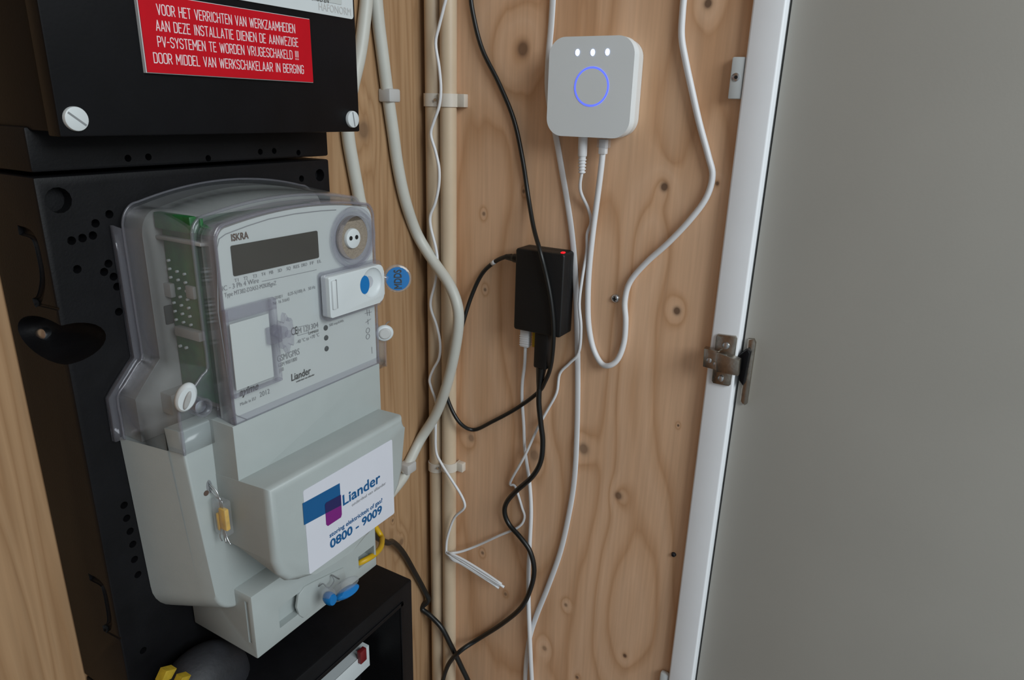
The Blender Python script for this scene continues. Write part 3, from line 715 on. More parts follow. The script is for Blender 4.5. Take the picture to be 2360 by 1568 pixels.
bm = bmesh.new(); YN = 0.388; n_ = len(b_f)
Fv = [bm.verts.new((x, Y2, z)) for x, z in b_f]; Mv = [bm.verts.new((x, YN, z)) for x, z in body_at(YN, -0.1985)]; Rv = [bm.verts.new((x, YR, z)) for x, z in body_at(YR, -0.2145)]
Mr = bm.verts.new((Mv[n_ - 2].co.x, YN, zz(-0.2145))); Ml = bm.verts.new((Mv[n_ - 1].co.x, YN, zz(-0.2145)))
for i in range(n_ - 3):
    bm.faces.new((Fv[i], Mv[i], Mv[i + 1], Fv[i + 1])); bm.faces.new((Mv[i], Rv[i], Rv[i + 1], Mv[i + 1]))
k_, tr_, tl_ = n_ - 3, n_ - 2, n_ - 1
bm.faces.new((Fv[k_], Mv[k_], Mr, Mv[tr_], Fv[tr_])); bm.faces.new((Mv[k_], Rv[k_], Rv[tr_], Mr))
bm.faces.new((Fv[tl_], Mv[tl_], Ml, Mv[0], Fv[0])); bm.faces.new((Ml, Rv[tl_], Rv[0], Mv[0]))
bm.faces.new((Fv[tr_], Mv[tr_], Mv[tl_], Fv[tl_])); bm.faces.new((Mv[tr_], Mr, Ml, Mv[tl_])); bm.faces.new((Mr, Rv[tr_], Rv[tl_], Ml))
cap = bm.faces.new(Fv); bm.faces.new(list(reversed(Rv)))
bmesh.ops.bevel(bm, geom=list(cap.edges), offset=0.0022, segments=3, profile=0.5, affect='EDGES', clamp_overlap=True)
tcov = fin('terminal_cover', bm, PLASTIC, mt, True)
# front block between the clear cover and the bump, runs down behind the bump
FX0, FX1 = 0.2581, 0.3992
prism_y('front_block', rrect(FX0 + 0.0002, FX1, zz(-0.2445), zz(FZ - 0.0002), (0.0005, 0.0005, 0.0005, 0.0005)), Y3, Y2 + 0.004, PLASTIC, tcov, 0.0012)
# bump with the phone label
bo_ = [(-0.2345, 0.2581), (-0.2900, 0.2581), (-0.3020, 0.2606), (-0.3110, 0.2670), (-0.3165, 0.2770), (-0.3195, 0.2920), (-0.3215, 0.3100), (-0.3225, 0.3300), (-0.3205, 0.3480), (-0.3150, 0.3640), (-0.3060, 0.3780), (-0.2940, 0.3880), (-0.2800, 0.3930), (-0.2450, 0.3945), (-0.2345, 0.3940)]
out = [(x, zz(z)) for z, x in bo_]
bm = bmesh.new()
add_prism(bm, [(x, Y4, z) for x, z in out], [(x + (0.0 if x < 0.33 else 0.004), Y2 + 0.002, z - 0.004 if z > zz(-0.24) else z + 0.012 * (1 if z < zz(-0.3) else 0)) for x, z in out], 0.0055, 5)
bump = fin('cover_bump', bm, PLASTIC, tcov, True)
# lower terminal block with the recess and flap
tz1 = zz(-0.932 * YT); tz0 = zz(-1.0845 * YT)
bm = bmesh.new(); add_box(bm, 0.2614, 0.3925, YT, YB - 0.001, tz0, tz1, 0.0012, 2)
o = fin('terminal_block', bm, PLASTIC, tcov, True)
bm = bmesh.new()
r0 = onY(641, 1405, YT); r1 = onY(687, 1450, YT); r2 = onY(688, 1385, YT)
add_box(bm, r0.x, r1.x + 0.008, YT - 0.005, YT + 0.0060, onY(641, 1452, YT).z, onY(641, 1402, YT).z)
ra = onY(826, 1290, YT); add_box(bm, ra.x, 0.3895, YT - 0.01, YT + 0.012, onY(826, 1312, YT).z, onY(826, 1284, YT).z)
add_box(bm, 0.2550, 0.2626, YT + 0.0042, YT + 0.0075, tz0 + 0.012, tz1 - 0.006)
boolean_cut(o, bm)
flap = [(686, 1372), (700, 1352), (722, 1340), (760, 1322), (790, 1308), (795, 1330), (760, 1372), (697, 1424), (688, 1418), (682, 1400)]
prism_y('flap', [(onY(*p, YT).x, onY(*p, YT).z) for p in flap], YT - 0.0012, YT + 0.001, PLASTIC, o, 0.0006)
# phone label on the bump
l0 = onY(698, 1135, Y4); l1 = onY(903, 1010, Y4); l2 = onY(908, 1185, Y4); l3 = onY(710, 1325, Y4)
lab = prism_y('phone_label', rrect(l0.x, l1.x, (l2.z + l3.z) / 2, (l0.z + l1.z) / 2, 0.0016), Y4 - 0.0003, Y4 + 0.0002, PAPER, mt)
YLB = Y4 - 0.0004
def pxpoly(name, pts, Y, m, par, r=0.0):
    bm = bmesh.new(); bm.faces.new([bm.verts.new(onY(*p, Y)) for p in pts]); return fin(name, bm, m, par)
pxpoly('blue_bar', [(697.3, 1161), (783, 1114), (786, 1164), (750, 1184.5), (701, 1211)], YLB, DBLUE, lab)
pxpoly('purple_block', [(749, 1164), (752, 1159), (786, 1141), (788, 1186), (786, 1193), (756, 1213), (752, 1210)], YLB - 0.0001, PURPLE, lab)
pxpoly('overlap_block', [(749, 1164), (752, 1159), (785, 1141), (787, 1165), (750.5, 1184)], YLB - 0.0002, NAVY, lab)
textY('lettering', 'Liander', (791, 1166), (876, 1110), 0.0086, YLB, DBLUE, lab, 0.022)
textY('lettering', 'onderdeel van alliander', (811, 1168), (889, 1113), 0.0026, YLB, GREYPR, lab)
textY('lettering', 'storing elektriciteit of gas?', (760, 1240), (881, 1158), 0.0036, YLB, DBLUE, lab, 0.022)
textY('lettering', '0800 - 9009', (762, 1265), (880, 1186), 0.0070, YLB, DBLUE, lab, 0.028)
# seal keyhole in the pillar
kh = onY(482, 1122, Y2); cyl('seal_hole', (kh.x, Y2 + 0.0005, kh.z), (0, -1, 0), 0.0026, 0.0008, GREYPR, tcov, 16, ru=0.8, rv=1.9)
kh = onY(475, 1137, Y2); cyl('seal_hole', (kh.x, Y2 + 0.0005, kh.z), (0, -1, 0), 0.0019, 0.0009, BROWNPR, tcov, 14)
# cover screw seen beside the white seal
ks = onY(463, 938, YMID - 0.004); cyl('cover_screw', (ks.x, YMID + 0.006, ks.z), (0, -1, 0), 0.0042, 0.010, STEEL, mt, 18, bev=0.001)
ring('screw_collar', (ks.x, YMID + 0.002, ks.z), (0, -1, 0), 0.0062, 0.0046, 0.009, CLEARE, mt, 24)

# ---- seals
def seal_disc(t, c, nrm, r, thick, body_m, ins_m=None, ins_r=0.8):
    d = cyl('seal_body', Vector(c) - Vector(nrm).normalized() * thick / 2, nrm, r, thick, body_m, t, 30, bev=thick * 0.3)
    if ins_m: cyl('seal_insert', Vector(c) + Vector(nrm).normalized() * thick * 0.5, nrm, r * ins_r, thick * 0.12, ins_m, t, 30)
    return d
mp = onY(916, 642, 0.352)
vd = (Vector((0, 0, CZ)) - mp).normalized(); nb = Vector((-0.70, -0.70, 0.12)).normalized()
sl = thing('blue_seal', mp, 'round blue seal lettered MDDS beside the white slide button', 'seal')
seal_disc(sl, mp, nb, 0.0112, 0.0042, CLEARS, BLUE, 0.84)
ux, uy, _ = frame_from(nb)      # ux runs to the right, uy up, seen from the hall
text('lettering', 'MDDS', mp + nb * 0.0028 + ux * 0.0030 - uy * 0.0078, uy, -ux, 0.0150, 0.0060, DARKPR, sl, 0.02)
tube('seal_neck', [mp - ux * 0.008 + nb * 0.0, mp - ux * 0.014 + Vector((0, 0, 0.002)), mp - ux * 0.020 + Vector((0, 0.001, 0.001))], 0.0035, CLEARS, sl, 10, 4)
q = onY(793, 1357, 0.345); nb2 = Vector((-0.12, -0.80, -0.20)).normalized()
sl = thing('blue_seal', q, 'clear and blue seal hanging under the phone label bump', 'seal')
tdir = Vector((0.86, -0.10, 0.50)).normalized()
def slab(name, c, axis_u, axis_v, ru, rv, th, m, par):
    bm = bmesh.new(); U_ = Vector(axis_u).normalized(); V_ = Vector(axis_v); V_ = (V_ - U_ * V_.dot(U_)).normalized(); N_ = U_.cross(V_)
    r_ = bmesh.ops.create_uvsphere(bm, u_segments=28, v_segments=14, radius=1.0)
    for v in r_['verts']: v.co = Vector(c) + U_ * v.co.x * ru + V_ * v.co.y * rv + N_ * max(-1, min(1, v.co.z * 1.6)) * th
    return fin(name, bm, m, par, True)
qa = onY(797, 1350, 0.343); qb = onY(794, 1362, 0.343)
e1 = onY(830, 1330, 0.343) - onY(760, 1375, 0.343)
slab('seal_body', qa, e1, (0, 0.7, 0.75), 0.0125, 0.0050, 0.0060, CLEARS, sl)
slab('seal_insert', qb + Vector((0, -0.003, 0)), e1, (0, 0.5, 0.85), 0.0122, 0.0042, 0.004, BLUE, sl)
slab('seal_rim', qb + Vector((0, -0.002, -0.0034)), e1, (0, 0.5, 0.85), 0.0122, 0.0012, 0.004, CLEARS, sl)
slab('seal_plug', onY(760, 1380, 0.340), (1, 0, 0.1), (0, 0, 1), 0.0046, 0.0056, 0.004, BLUE, sl)
slab('seal_plug', onY(758, 1370, 0.341), (1, 0, 0.1), (0, 0, 1), 0.0046, 0.0062, 0.004, CLEARS, sl)
tube('seal_wire', [onY(735, 1352, YT - 0.002), onY(745, 1346, YT - 0.006), onY(757, 1356, YT - 0.009), onY(770, 1340, YT - 0.007), onY(765, 1326, YT - 0.003), onY(782, 1335, YT - 0.002)], 0.00045, GREYPR, sl, 6, 4)
q = onY(428, 916, YMID - 0.005)
sl = thing('white_seal', q, 'white crescent seal on the left front of the clear meter cover', 'seal')
d = slab('seal_body', q, (0.35, -0.2, 1), (1, -0.4, 0), 0.0098, 0.0062, 0.0030, WHITEP, sl)
slab('seal_slot', q + Vector((-0.0012, -0.0030, -0.001)), (0.35, -0.2, 1), (1, -0.4, 0), 0.0062, 0.0018, 0.0009, INNER, sl)
q = onY(886, 768, 0.3695)
sl = thing('white_seal', q, 'small pale round seal on the right flank of the meter', 'seal')
slab('seal_body', q, (0, 0, 1), (0.8, -0.6, 0), 0.0072, 0.0078, 0.0020, WHITEP, sl)
slab('seal_face', q + Vector((-0.0009, -0.0012, 0)), (0, 0, 1), (0.8, -0.6, 0), 0.0050, 0.0055, 0.0016, CLIPG, sl)
tube('seal_wire', [q + Vector((-0.004, 0, 0)), q + Vector((0.004, 0.001, 0.007)), q + Vector((0.011, 0.003, 0.007))], 0.0004, GREYPR, sl, 6, 3)
SXX = 0.2525
q = onX(513, 1192, SXX)
sl = thing('yellow_seal', q, 'yellow wire seal in clear plastic on the left of the terminal cover', 'seal')
rbox('seal_body', SXX - 0.003, SXX + 0.0032, q.y - 0.0062, q.y + 0.0062, q.z - 0.0125, q.z + 0.0135, CLEARS, sl, 0.0012)
rbox('seal_insert', SXX - 0.0016, SXX + 0.0018, q.y - 0.0050, q.y + 0.0018, q.z - 0.0090, q.z + 0.0070, YSEAL, sl, 0.0008)
rbox('seal_insert', SXX - 0.0016, SXX + 0.0018, q.y + 0.0026, q.y + 0.0050, q.z - 0.0110, q.z + 0.0020, YSEAL, sl, 0.0006)
k0 = onY(482, 1118, Y2 - 0.001)
for i, (dy, dz) in enumerate(((0.0, 0), (0.0016, 0.002), (-0.0014, -0.003))):
    tube('seal_wire', [k0 + Vector((0, 0, dz)), k0 + Vector((0.001, -0.006, -0.006 + dz)), Vector((SXX, q.y + dy, q.z + 0.012)), Vector((SXX, q.y + dy * .6, q.z)), Vector((SXX - 0.0008 * i, q.y - dy * 2, q.z - 0.014)), Vector((SXX - 0.001, q.y - dy * 3 - 0.002, q.z - 0.019))], 0.0004, STEEL, sl, 6, 4)

# yellow wire looped through the terminal block
tag(tube('yellow_wire', [onY(822, 1306, YT + 0.008), onY(829, 1298, YT + 0.004), onY(848, 1288, YT + 0.001), onY(866, 1276, YT + 0.004), onY(877, 1262, YT + 0.012), onY(880, 1248, YT + 0.022), onY(876, 1232, YT + 0.034), Vector((0.424, YT + 0.045, zz(-0.36)))], 0.0026, YELLOW, None, 12, 6),
    'thick yellow wire looping out of the meter terminal block', 'wire')

# ================================================================== SIDE WALL: conduits, clips, cables
cyl_r = 0.0092
cd = []
for i, (yy, lab_) in enumerate(((0.4800, 'cream plastic conduit running up the corner of the plywood walls'), (0.4600, 'cream plastic conduit on the plywood beside the corner conduit'))):
    c = cyl('conduit', (XW - cyl_r, yy, FLOOR), (0, 0, 1), cyl_r, CEIL - FLOOR, CREAMT, None, 24)
    tag(c, lab_, 'conduit')
def saddle(px, py, h, lab_, dz=0.0):
    z = onX(px, py, XW - 0.02).z; t = thing('conduit_clip', (XW, 0.47, z), lab_, 'clip', 'clips holding the conduits')
    for k, yy in enumerate((0.4800, 0.4600)):
        R1 = cyl_r + 0.0016; pts = []
        zc = z + (dz if k else 0)
        for i in range(13):
            a = math.radians(180 * i / 12); pts.append((XW - cyl_r - R1 * math.sin(a), yy + R1 * math.cos(a)))
        inn = [(XW - cyl_r - (cyl_r + 0.0002) * math.sin(math.radians(180 * i / 12)), yy + (cyl_r + 0.0002) * math.cos(math.radians(180 * i / 12))) for i in range(12, -1, -1)]
        pl = pts + [(XW, yy - R1), (XW, yy - cyl_r)] + inn + [(XW, yy + cyl_r), (XW, yy + R1)]
        pl = [p for j, p in enumerate(pl) if j == 0 or (Vector(p) - Vector(pl[j - 1])).length > 1e-6]
        bm = bmesh.new(); add_prism(bm, [(x, y, zc + h / 2) for x, y in pl], [(x, y, zc - h / 2) for x, y in pl])
        fin('saddle', bm, CLIPW, t, True)
    rbox('lug', XW - 0.008, XW, 0.4405, 0.4500, z + dz - h / 2, z + dz + h / 2, CLIPW, t, 0.0008)
    cyl('nail', (XW - 0.0185, 0.4700, z + dz / 2), (-1, 0, 0), 0.0016, 0.0020, STEEL, t, 12)
saddle(1030, 231, 0.0135, 'milky conduit clip on the corner conduits level with the white hub')
saddle(1030, 1092, 0.0120, 'milky tilted conduit clip on the corner conduits below the adapter', 0.006)

def wall(pts, x): return [onX(p[0], p[1], (p[2] if len(p) > 2 else x)) for p in pts]
def back(pts, y): return [onY(p[0], p[1], (p[2] if len(p) > 2 else y)) for p in pts]
def rise(p, h=0.42): return [p + Vector((0, 0, h)), p + Vector((0, 0, h * 0.5)), p + Vector((0, 0, h * 0.12))]   # the cable goes on up the wall
def drop(p, h=0.40): return [p + Vector((0, 0, -h * 0.12)), p + Vector((0, 0, -h * 0.5)), p + Vector((0, 0, -h))]
# thick cream cable, nailed to the back wall, loops over the conduits
RA = 0.0064
A_ = back([(866, -25), (872, 50), (882, 130), (893, 215), (905, 300), (918, 390), (936, 470), (962, 542)], YW - RA - 0.0005) \
   + wall([(1000, 604, 0.630), (1035, 655, 0.626), (1054, 705, 0.624), (1056, 755, 0.624), (1044, 830, 0.625), (1026, 900, 0.627), (1002, 960, 0.630)], 0) \
   + back([(968, 1015), (937, 1078), (915, 1120)], YW - RA - 0.0005)
A_ = rise(A_[0]) + A_ + [Vector((0.4375, YW - RA - 0.0005, A_[-1].z - 0.05))]
tag(tube('power_cable', A_, RA, CREAMC, None, 14, 6), 'thick cream power cable looping from the back wall over the conduits', 'cable')
B_ = back([(845, -25), (838, 60), (828, 130), (812, 200), (800, 262), (803, 320), (815, 390), (826, 450), (832, 500)], YW - 0.0068)
B_ = rise(B_[0]) + B_ + [Vector((B_[-1].x - 0.012, YW - 0.0068, B_[-1].z - 0.06)), Vector((B_[-1].x - 0.055, YW - 0.0068, B_[-1].z - 0.13)), Vector((0.4400, YW - 0.0068, B_[-1].z - 0.18))]
tag(tube('power_cable', B_, 0.0064, CREAMC, None, 14, 6), 'thick cream power cable passing behind the corner of the black fuse box', 'cable')
def nail_clip(px, py, px2, py2, lab_):
    c = onY(px, py, YW - 0.007); t = thing('cable_clip', (c.x, YW, c.z), lab_, 'clip', 'nail clips on the cream cable')
    rbox('clip_body', c.x - 0.0088, c.x + 0.0088, YW - 0.0155, YW - 0.0002, c.z - 0.0065, c.z + 0.0065, CLIPG, t, 0.002)
    n = onY(px2, py2, YW - 0.012); rbox('nail_boss', c.x + 0.006, n.x + 0.003, YW - 0.011, YW - 0.0004, c.z - 0.0050, c.z + 0.0035, CLIPG, t, 0.0015)
    cyl('nail', (n.x, YW - 0.011, n.z), (0.2, -1, 0), 0.0024, 0.0025, STEEL, t, 12)
nail_clip(896, 220, 915, 224, 'grey nail clip holding the cream cable to the back wall up high')
nail_clip(938, 1076, 938, 1084, 'grey nail clip holding the cream cable beside the terminal cover')

# hub with lights
XH = 0.630
h0 = onX(1263, 200, XH); h1 = onX(1457, 200, XH); ht = onX(1365, 83, XH); hb_ = onX(1365, 317, XH)
hy0, hy1, hz0, hz1 = h1.y, h0.y, hb_.z, ht.z
hub = thing('smart_hub', (XW, (hy0 + hy1) / 2, hz0), 'white square rounded network hub with a glowing blue ring on the plywood wall', 'network hub')
RRH = 0.0165
prism_x('front_shell', rrect(hy0, hy1, hz0, hz1, RRH, 10), XH, XH + 0.012, HUBW, hub, 0.0030, 4)
prism_x('rear_shell', rrect(hy0 + 0.0012, hy1 - 0.0012, hz0 + 0.0012, hz1 - 0.0012, RRH, 10), XH + 0.0122, XW - 0.0003, HUBS, hub, 0.0004, 2)
for px, py in ((1331, 121), (1366, 121), (1400, 120)):
    c = onX(px, py, XH); cyl('indicator_light', (XH + 0.0005, c.y, c.z), (-1, 0, 0), 0.0026, 0.0008, LEDW, hub, 20, ru=0.8, rv=1.1)
rc_ = onX(1363, 200, XH); ring('ring_light', (XH + 0.0006, rc_.y, rc_.z), (-1, 0, 0), 0.0176, 0.0161, 0.0009, LEDB, hub, 64)
cyl('push_button', (XH + 0.0004, rc_.y, rc_.z), (-1, 0, 0), 0.0159, 0.0007, HUBW, hub, 48, bev=0.0003)
# dc power lead of the hub, one cable from the hub down, around, and up out of sight
dcx = 0.643
dp = thing('power_lead', onX(1343, 318, dcx), 'thin white power lead from the hub, bundled low and rising along the conduits', 'cable')
pA, pB, pC = onX(1344, 312, dcx), onX(1342, 362, dcx), onX(1341, 400, dcx)
bm = bmesh.new(); add_tube(bm, [pA, pA.lerp(pB, 0.9), pB, pC], lambda t: 0.0046 if t < 0.34 else (0.0046 - (t - 0.34) * 0.0030), 16, 5)
pl_ = fin('plug', bm, WCABLE, dp, True)
for i in range(5):
    c = pB.lerp(pC, 0.12 + i * 0.19); ax = (pC - pB).normalized(); ring('strain_relief', c, ax, 0.0042 - i * 0.00012, 0.0024, 0.0012, WCABLE, pl_, 18)
RD = 0.0017
lead = wall([(1341, 398, dcx), (1337, 425, .645), (1340, 447, .648), (1356, 482, .652), (1362, 512, .653), (1353, 540, .653), (1352, 580, .653), (1342, 640, .649), (1335, 700, .647), (1339, 755, .647), (1334, 812, .651),
             (1312, 838, .653), (1290, 862, .653), (1283, 905, .653), (1262, 945, .653), (1240, 985, .651), (1210, 1050, .645), (1176, 1112, .651), (1186, 1120, .653), (1194, 1140, .6535), (1203, 1170, .6535), (1209, 1193, .6535), (1195, 1215, .652),
             (1150, 1235, .650), (1100, 1258, .648), (1062, 1272, .640), (1034, 1276, .632)], 0)
tube('cord', lead, RD, WCABLE, dp, 8, 5)
up = wall([(1028, 1276), (1030, 1245), (1040, 1210), (1050, 1190), (1068, 1174), (1071, 1162), (1062, 1140), (1040, 1105, .629), (1018, 1070, .630), (1005, 1040), (1004, 985), (1005, 930), (994, 895), (990, 875), (998, 852), (1012, 825), (1014, 790), (1006, 750), (994, 715),
           (993, 690), (1003, 650), (1008, 605), (1004, 570), (993, 525), (992, 497), (1003, 468), (1011, 430), (1012, 390), (1004, 350), (993, 310), (1000, 280), (1012, 245), (1016, 205), (1012, 155), (1004, 100), (1012, 60), (1022, 20), (1030, -25)], 0.632)
up += list(reversed(rise(up[-1])))
tube('cord', up, RD, WCABLE, dp, 8, 5)
for k, (o1, o2) in enumerate((((1028, 1276), (1152, 1350)), ((1030, 1272), (1162, 1354)), ((1036, 1285), (1150, 1356)), ((1034, 1274), (1156, 1347)), ((1040, 1290), (1144, 1352)))):
    a = onX(*o1, 0.632); b = onX(*o2, 0.640)
    tube('bundled_cord', [a, a.lerp(b, 0.3) + Vector((0, 0, -0.001 + 0.0012 * k)), a.lerp(b, 0.7) + Vector((0, 0, 0.001 * k - 0.001)), b], RD, WCABLE, dp, 8, 4)
# hub ethernet cable with the wide loop
ex = 0.645
ec = thing('ethernet_cable', onX(1390, 330, ex), 'white round network cable looping from the hub up past the wall screw', 'cable')
ea, eb = onX(1393, 312, ex), onX(1391, 341, ex)
rbox('plug', ex - 0.0042, ex + 0.0042, ea.y - 0.0058, ea.y + 0.0058, eb.z, ea.z, CLEARS, ec, 0.0008)
rbox('plug_boot', ex - 0.0036, ex + 0.0036, ea.y - 0.0034, ea.y + 0.0040, eb.z - 0.006, eb.z + 0.008, WCABLE, ec, 0.0010)
E_ = wall([(1390, 345, ex), (1384, 400, .646), (1375, 470, .649), (1366, 540, .651), (1358, 620, .652), (1355, 690, .652), (1357, 750, .652), (1367, 802, .652), (1385, 837, .650), (1404, 843, .648), (1424, 828, .650), (1438, 790, .652), (1442, 740, .652), (1440, 695, .652), (1452, 650, .652),
           (1490, 605, .651), (1540, 560, .650), (1592, 505, .650), (1628, 455, .651), (1642, 405, .652), (1633, 362, .652), (1612, 285, .652), (1595, 210, .652), (1580, 140, .652), (1571, 85, .652), (1573, 30, .652), (1578, -25, .652)], 0)
E_ += list(reversed(rise(E_[-1])))
tube('cord', E_, 0.0030, WCABLE, ec, 12, 6)
# flat white cable behind the hub
F_ = wall([(1275, -25), (1270, 60), (1264, 130), (1262, 200), (1270, 262), (1282, 320), (1296, 400), (1308, 470), (1318, 540), (1325, 620), (1329, 720), (1331, 820), (1331, 920), (1329, 1010), (1324, 1100), (1313, 1175), (1292, 1270), (1262, 1355), (1238, 1415), (1222, 1465), (1213, 1520), (1209, 1590)], 0.6535)
F_ = rise(F_[0]) + F_ + drop(F_[-1])
tag(tube('flat_cable', F_, 0, WCABLE, None, 10, 6, flat=(0.0034, 0.0012, (-1, 0, 0))), 'flat white network cable hanging from behind the hub down past the adapter', 'cable')
# black adapter
XA = 0.630
a0 = onX(1190, 574, XA); a1 = onX(1302, 585, XA); a2 = onX(1290, 781, XA); a3 = onX(1182, 757, XA)
ay0, ay1, az0, az1 = (a1.y + a2.y) / 2, (a0.y + a3.y) / 2, (a2.z + a3.z) / 2, (a0.z + a1.z) / 2
ad = thing('network_adapter', (XW, (ay0 + ay1) / 2, az0), 'small black plastic box with a red light and cables on the plywood wall', 'adapter box')
prism_x('front_shell', rrect(ay0, ay1, az0, az1, 0.003, 4), XA, XA + 0.013, ADAPT, ad, 0.0016, 3)
prism_x('rear_shell', rrect(ay0, ay1, az0, az1, 0.003, 4), XA + 0.0133, XW - 0.0003, ADAPT, ad, 0.0004, 2)
lr = onX(1300, 581, XA + 0.006); rbox('red_light', XA + 0.0040, XA + 0.0085, ay0 + 0.003, ay0 + 0.0065, az1 - 0.0010, az1 + 0.0012, LEDR, ad, 0.0004)
XJ = 0.643
# black lead: down from above, over the adapter, loop, plug in its upper left flank
kl = thing('power_lead', onX(1188, 592, XJ), 'thin black power lead crossing the adapter and looping into its upper flank', 'cable')
K_ = wall([(1084, -25), (1092, 40), (1112, 115), (1150, 192), (1184, 275), (1204, 365), (1217, 450), (1230, 525, .640), (1245, 580, .6255), (1260, 640, .6265), (1271, 700, .6265), (1276, 760, .627), (1274, 810, .630), (1268, 850, .637), (1256, 880, .642), (1240, 905, .647), (1190, 942, .650), (1135, 972, .650), (1092, 991, .650),
           (1060, 975, .637), (1036, 932, .6345), (1028, 892, .6345), (1040, 835, .6345), (1062, 762, .637), (1084, 690, .646), (1110, 633, .650), (1140, 604, .648), (1165, 592, .645), (1180, 590, XJ)], 0.6525)
K_ = rise(K_[0]) + K_
tube('cord', K_, 0.0024, RUBBER, kl, 10, 6)
pe = onX(1166, 592, XJ); pf = Vector((XJ, ay1 - 0.001, pe.z))
bm = bmesh.new(); add_tube(bm, [pe, pe.lerp(pf, .4), pe.lerp(pf, .55), pf], lambda t: 0.0030 + 0.0018 * min(1, t * 1.6), 14, 4); fin('plug', bm, RUBBER, kl, True)
mk0, mk1 = onX(1134, 608, .6485), onX(1141, 603, .648); tube('white_marker', [mk0, mk1], 0.0026, WCABLE, kl, 10, 0)
# white and yellow plugs and the heavy black lead under the adapter
wc = thing('ethernet_cable', onX(1211, 780, XJ), 'white flat network cable plugged in the bottom of the black adapter', 'cable')
wp0, wp1 = onX(1212, 762, XJ), onX(1211, 799, XJ)
pb = rbox('plug', XJ - 0.0040, XJ + 0.0040, wp0.y - 0.0055, wp0.y + 0.0055, wp1.z, az0 + 0.0006, WCABLE, wc, 0.0012)
for i in range(5): rbox('boot_rib', XJ - 0.0043, XJ + 0.0043, wp0.y - 0.0057, wp0.y + 0.0057, wp1.z + 0.002 + i * 0.0026, wp1.z + 0.0030 + i * 0.0026, WCABLE, pb, 0.0003)
W_ = wall([(1211, 797, XJ), (1209, 840, .646), (1204, 880, .650), (1203, 920, .652), (1207, 980, .652), (1209, 1030, .6525), (1215, 1075, .6525), (1221, 1120, .652), (1224, 1180, .652), (1221, 1250, .652), (1218, 1320, .652), (1218, 1390, .651), (1220, 1450, .649), (1223, 1520, .650), (1226, 1590, .651)], 0)
W_ += drop(W_[-1])
bm = bmesh.new(); add_tube(bm, W_, lambda t: 0.0020 + 0.0010 * min(1, max(0, (t - 0.3) * 3)), 10, 6); fin('cord', bm, WCABLE, wc, True)
yp0 = onX(1229, 770, XJ); yl = thing('yellow_plug', (XJ, yp0.y, az0), 'yellow cable plug between the white plug and heavy black plug under the adapter', 'plug')
rbox('plug_body', XJ + 0.001, XJ + 0.0085, yp0.y - 0.0050, yp0.y + 0.0020, az0 - 0.022, az0 + 0.0005, YELLOW, yl, 0.001)
tube('cord', [Vector((XJ + 0.005, yp0.y - 0.002, az0 - 0.021)), Vector((XJ + 0.006, yp0.y - 0.004, az0 - 0.034)), Vector((XJ + 0.007, yp0.y - 0.006, az0 - 0.046))], 0.0018, YELLOW, yl, 8, 4)
bk = thing('power_lead', onX(1250, 780, XJ), 'heavy black lead winding from the plug under the adapter to the lower edge', 'cable')
b0_, b1_ = onX(1251, 772, XJ - 0.004), onX(1247, 848, XJ - 0.004)
XG = XJ - 0.002
rbox('plug', XG - 0.0072, XG + 0.0072, b0_.y - 0.0088, b0_.y + 0.0082, b1_.z, az0 + 0.0006, ADAPT, bk, 0.0026)
bm = bmesh.new(); bs = Vector((XG, b0_.y + 0.001, b1_.z + 0.001)); be = onX(1243, 895, .645)
add_tube(bm, [bs, bs.lerp(be, .35), bs.lerp(be, .7), be], lambda t: 0.0062 - 0.0030 * t, 12, 4); fin('strain_relief', bm, RUBBER, bk, True)
G_ = wall([(1243, 890, .645), (1242, 930, .644), (1247, 980, .644), (1251, 1020, .644), (1246, 1065, .643), (1226, 1100, .643), (1190, 1132, .645), (1168, 1158, .648), (1163, 1182, .649), (1174, 1210, .649), (1200, 1240, .646), (1222, 1272, .645), (1231, 1315, .644), (1222, 1360, .644), (1200, 1402, .646), (1155, 1440, .650), (1100, 1475, .650), (1060, 1502, .632), (1032, 1535, .6285), (1017, 1590, .6285)], 0)
G_ += drop(G_[-1])
tube('cord', G_, 0.0031, RUBBER, bk, 10, 6)
# black cable out from behind the meter
H_ = [Vector((0.425, YB + 0.018, zz(-0.372)))] + back([(880, 1246, .462), (905, 1250, .478), (930, 1276, .486), (958, 1325, YW - .006), (978, 1362, YW - .006)], 0) + wall([(987, 1384, .633), (972, 1402, .629), (992, 1420, .631), (1018, 1448, .633), (1040, 1490, .636), (1062, 1535, .640), (1085, 1590, .646)], 0)
H_ += drop(H_[-1])
tag(tube('black_cable', H_, 0.0036, RUBBER, None, 12, 6), 'black cable coming out from behind the meter terminal cover', 'cable')

# screws and brackets on the plywood
def wall_screw(px, py, r, lab_, m=STEEL):
    c = onX(px, py, XW); t = thing('wall_screw', c, lab_, 'screw')
    cyl('screw_head', (XW + 0.001, c.y, c.z), (-1, 0, 0), r, 0.004, m, t, 18, r2=r * 0.7, bev=r * 0.3)
    for k in (0, 1):
        bm = bmesh.new(); l = r * 0.45; th = r * 0.1
        add_box(bm, XW - 0.0034, XW - 0.0028, c.y - (l if k else th), c.y + (l if k else th), c.z - (th if k else l), c.z + (th if k else l)); fin('cross_slot', bm, HOLE, t)
wall_screw(1419, 688, 0.0052, 'small zinc screw in the plywood beside the white network cable loop')
wall_screw(1553, 1278, 0.0030, 'tiny bluish screw low in the plywood near the white post', GREYD)
def bracket(pxs, x0, scr, lab_):
    yz = [(onX(*p, x0).y, onX(*p, x0).z) for p in pxs]
    t = thing('corner_bracket', (XW, yz[0][0], yz[0][1]), lab_, 'bracket')
    prism_x('block', yz, x0, XW - 0.0002, WHITEP, t, 0.0012, 3)
    if scr:
        c = onX(*scr, x0); cyl('screw_head', (x0 + 0.001, c.y, c.z), (-1, 0, 0), 0.0038, 0.0018, STEEL, t, 18, bev=0.0006)
ymax = ys1 + 0.0005
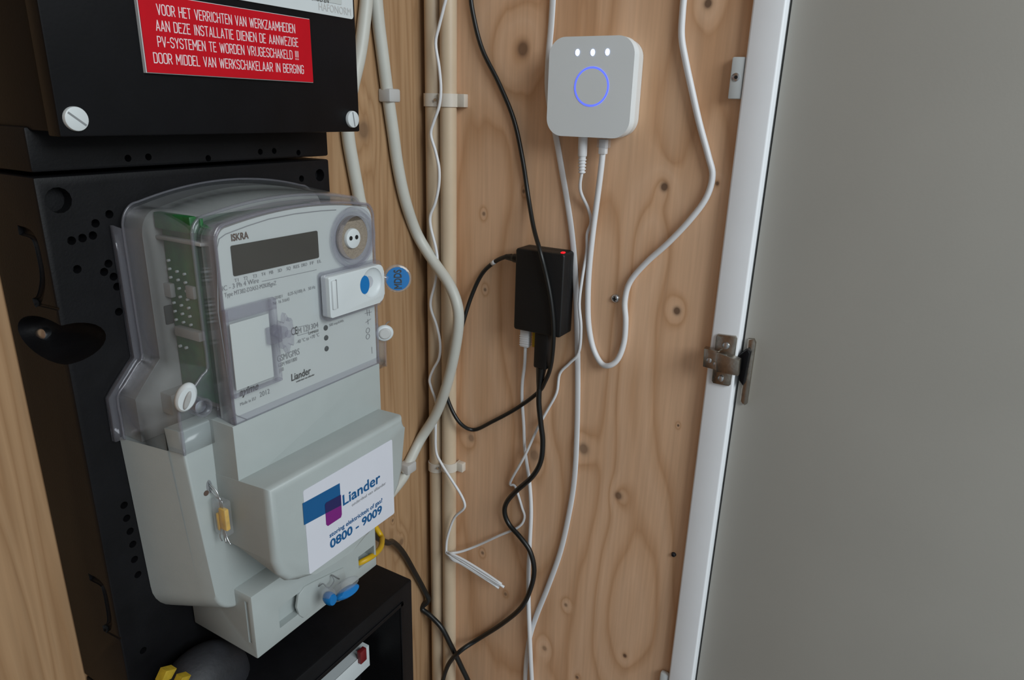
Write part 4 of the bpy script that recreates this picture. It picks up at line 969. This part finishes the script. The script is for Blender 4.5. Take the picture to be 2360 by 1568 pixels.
def br_px(l, r, tp, bt_, x0):
    a = onX(l, tp, x0); b = onX(r, bt_, x0); return a, b
bx0 = 0.6485
aa = onX(1688, 131, bx0); bb = onX(1678, 228, bx0)
t = thing('corner_bracket', (XW, aa.y, bb.z), 'white plastic corner block with a screw beside the top of the white post', 'bracket')
rbox('block', bx0, XW - 0.0002, ymax, aa.y, bb.z, aa.z, WHITEP, t, 0.0012)
c = onX(1696, 178, bx0); cyl('screw_head', (bx0 + 0.001, c.y, c.z), (-1, 0, 0), 0.0036, 0.0018, STEEL, t, 18, bev=0.0006)
c = onX(1696, 178, bx0 - 0.001); cyl('screw_socket', (bx0 - 0.0009, c.y, c.z), (-1, 0, 0), 0.0016, 0.0003, HOLE, t, 6)
aa = onX(1517, 1549, bx0); bb = onX(1510, 1620, bx0)
t = thing('corner_bracket', (XW, aa.y, bb.z), 'white plastic corner block low down beside the white post', 'bracket')
rbox('block', bx0, XW - 0.0002, ymax, aa.y - 0.002, bb.z, aa.z, WHITEP, t, 0.0025)

# hinge
XP = XS - 0.0022
hg = thing('cabinet_hinge', onX(1665, 830, XS), 'nickel cabinet hinge joining the white post and the grey door', 'hinge')
def hp(name, pxs, x0, x1, m=NICKEL, bev=0.0008, par=hg): return prism_x(name, [(onX(*p, x0).y, onX(*p, x0).z) for p in pxs], x0, x1, m, par, bev, 2)
mpz = hp('mounting_plate', [(1655, 771), (1695, 776), (1698, 782), (1683, 888), (1679, 891), (1643, 884), (1640, 878), (1650, 776)], XS - 0.0030, XS + 0.0002)
hp('arm', [(1650, 812), (1704, 832), (1700, 868), (1650, 858)], XS - 0.0125, XS - 0.0030, NICKEL, 0.0012)
hp('arm_end', [(1622, 803), (1656, 810), (1662, 830), (1655, 856), (1619, 846)], XS - 0.0105, XS - 0.0030, NICKEL, 0.0015)
for px, py, r in ((1673, 797, .0034), (1661, 873, .0030)):
    c = onX(px, py, XS - 0.004); cyl('screw', (XS - 0.0032, c.y, c.z), (-1, 0, 0), r, 0.0022, STEEL, mpz, 18, bev=0.0008)
for px, py in ((1634, 831), (1650, 840)):
    c = onX(px, py, XS - 0.0105); cyl('adjusting_screw', (XS - 0.0100, c.y, c.z), (-1, 0, 0), 0.0026, 0.0014, STEEL, hg, 16, bev=0.0005)
XD = 0.6575
hp('cup_flange', [(1724, 782), (1737, 783), (1741, 792), (1721, 932), (1715, 935), (1713, 930), (1705, 925)], XD - 0.0012, XD + 0.0060, NICKEL, 0.0007)
hp('cup_link', [(1700, 822), (1722, 806), (1728, 815), (1712, 890), (1702, 876)], XD - 0.0100, XD + 0.0050, BLACKG, 0.0008)
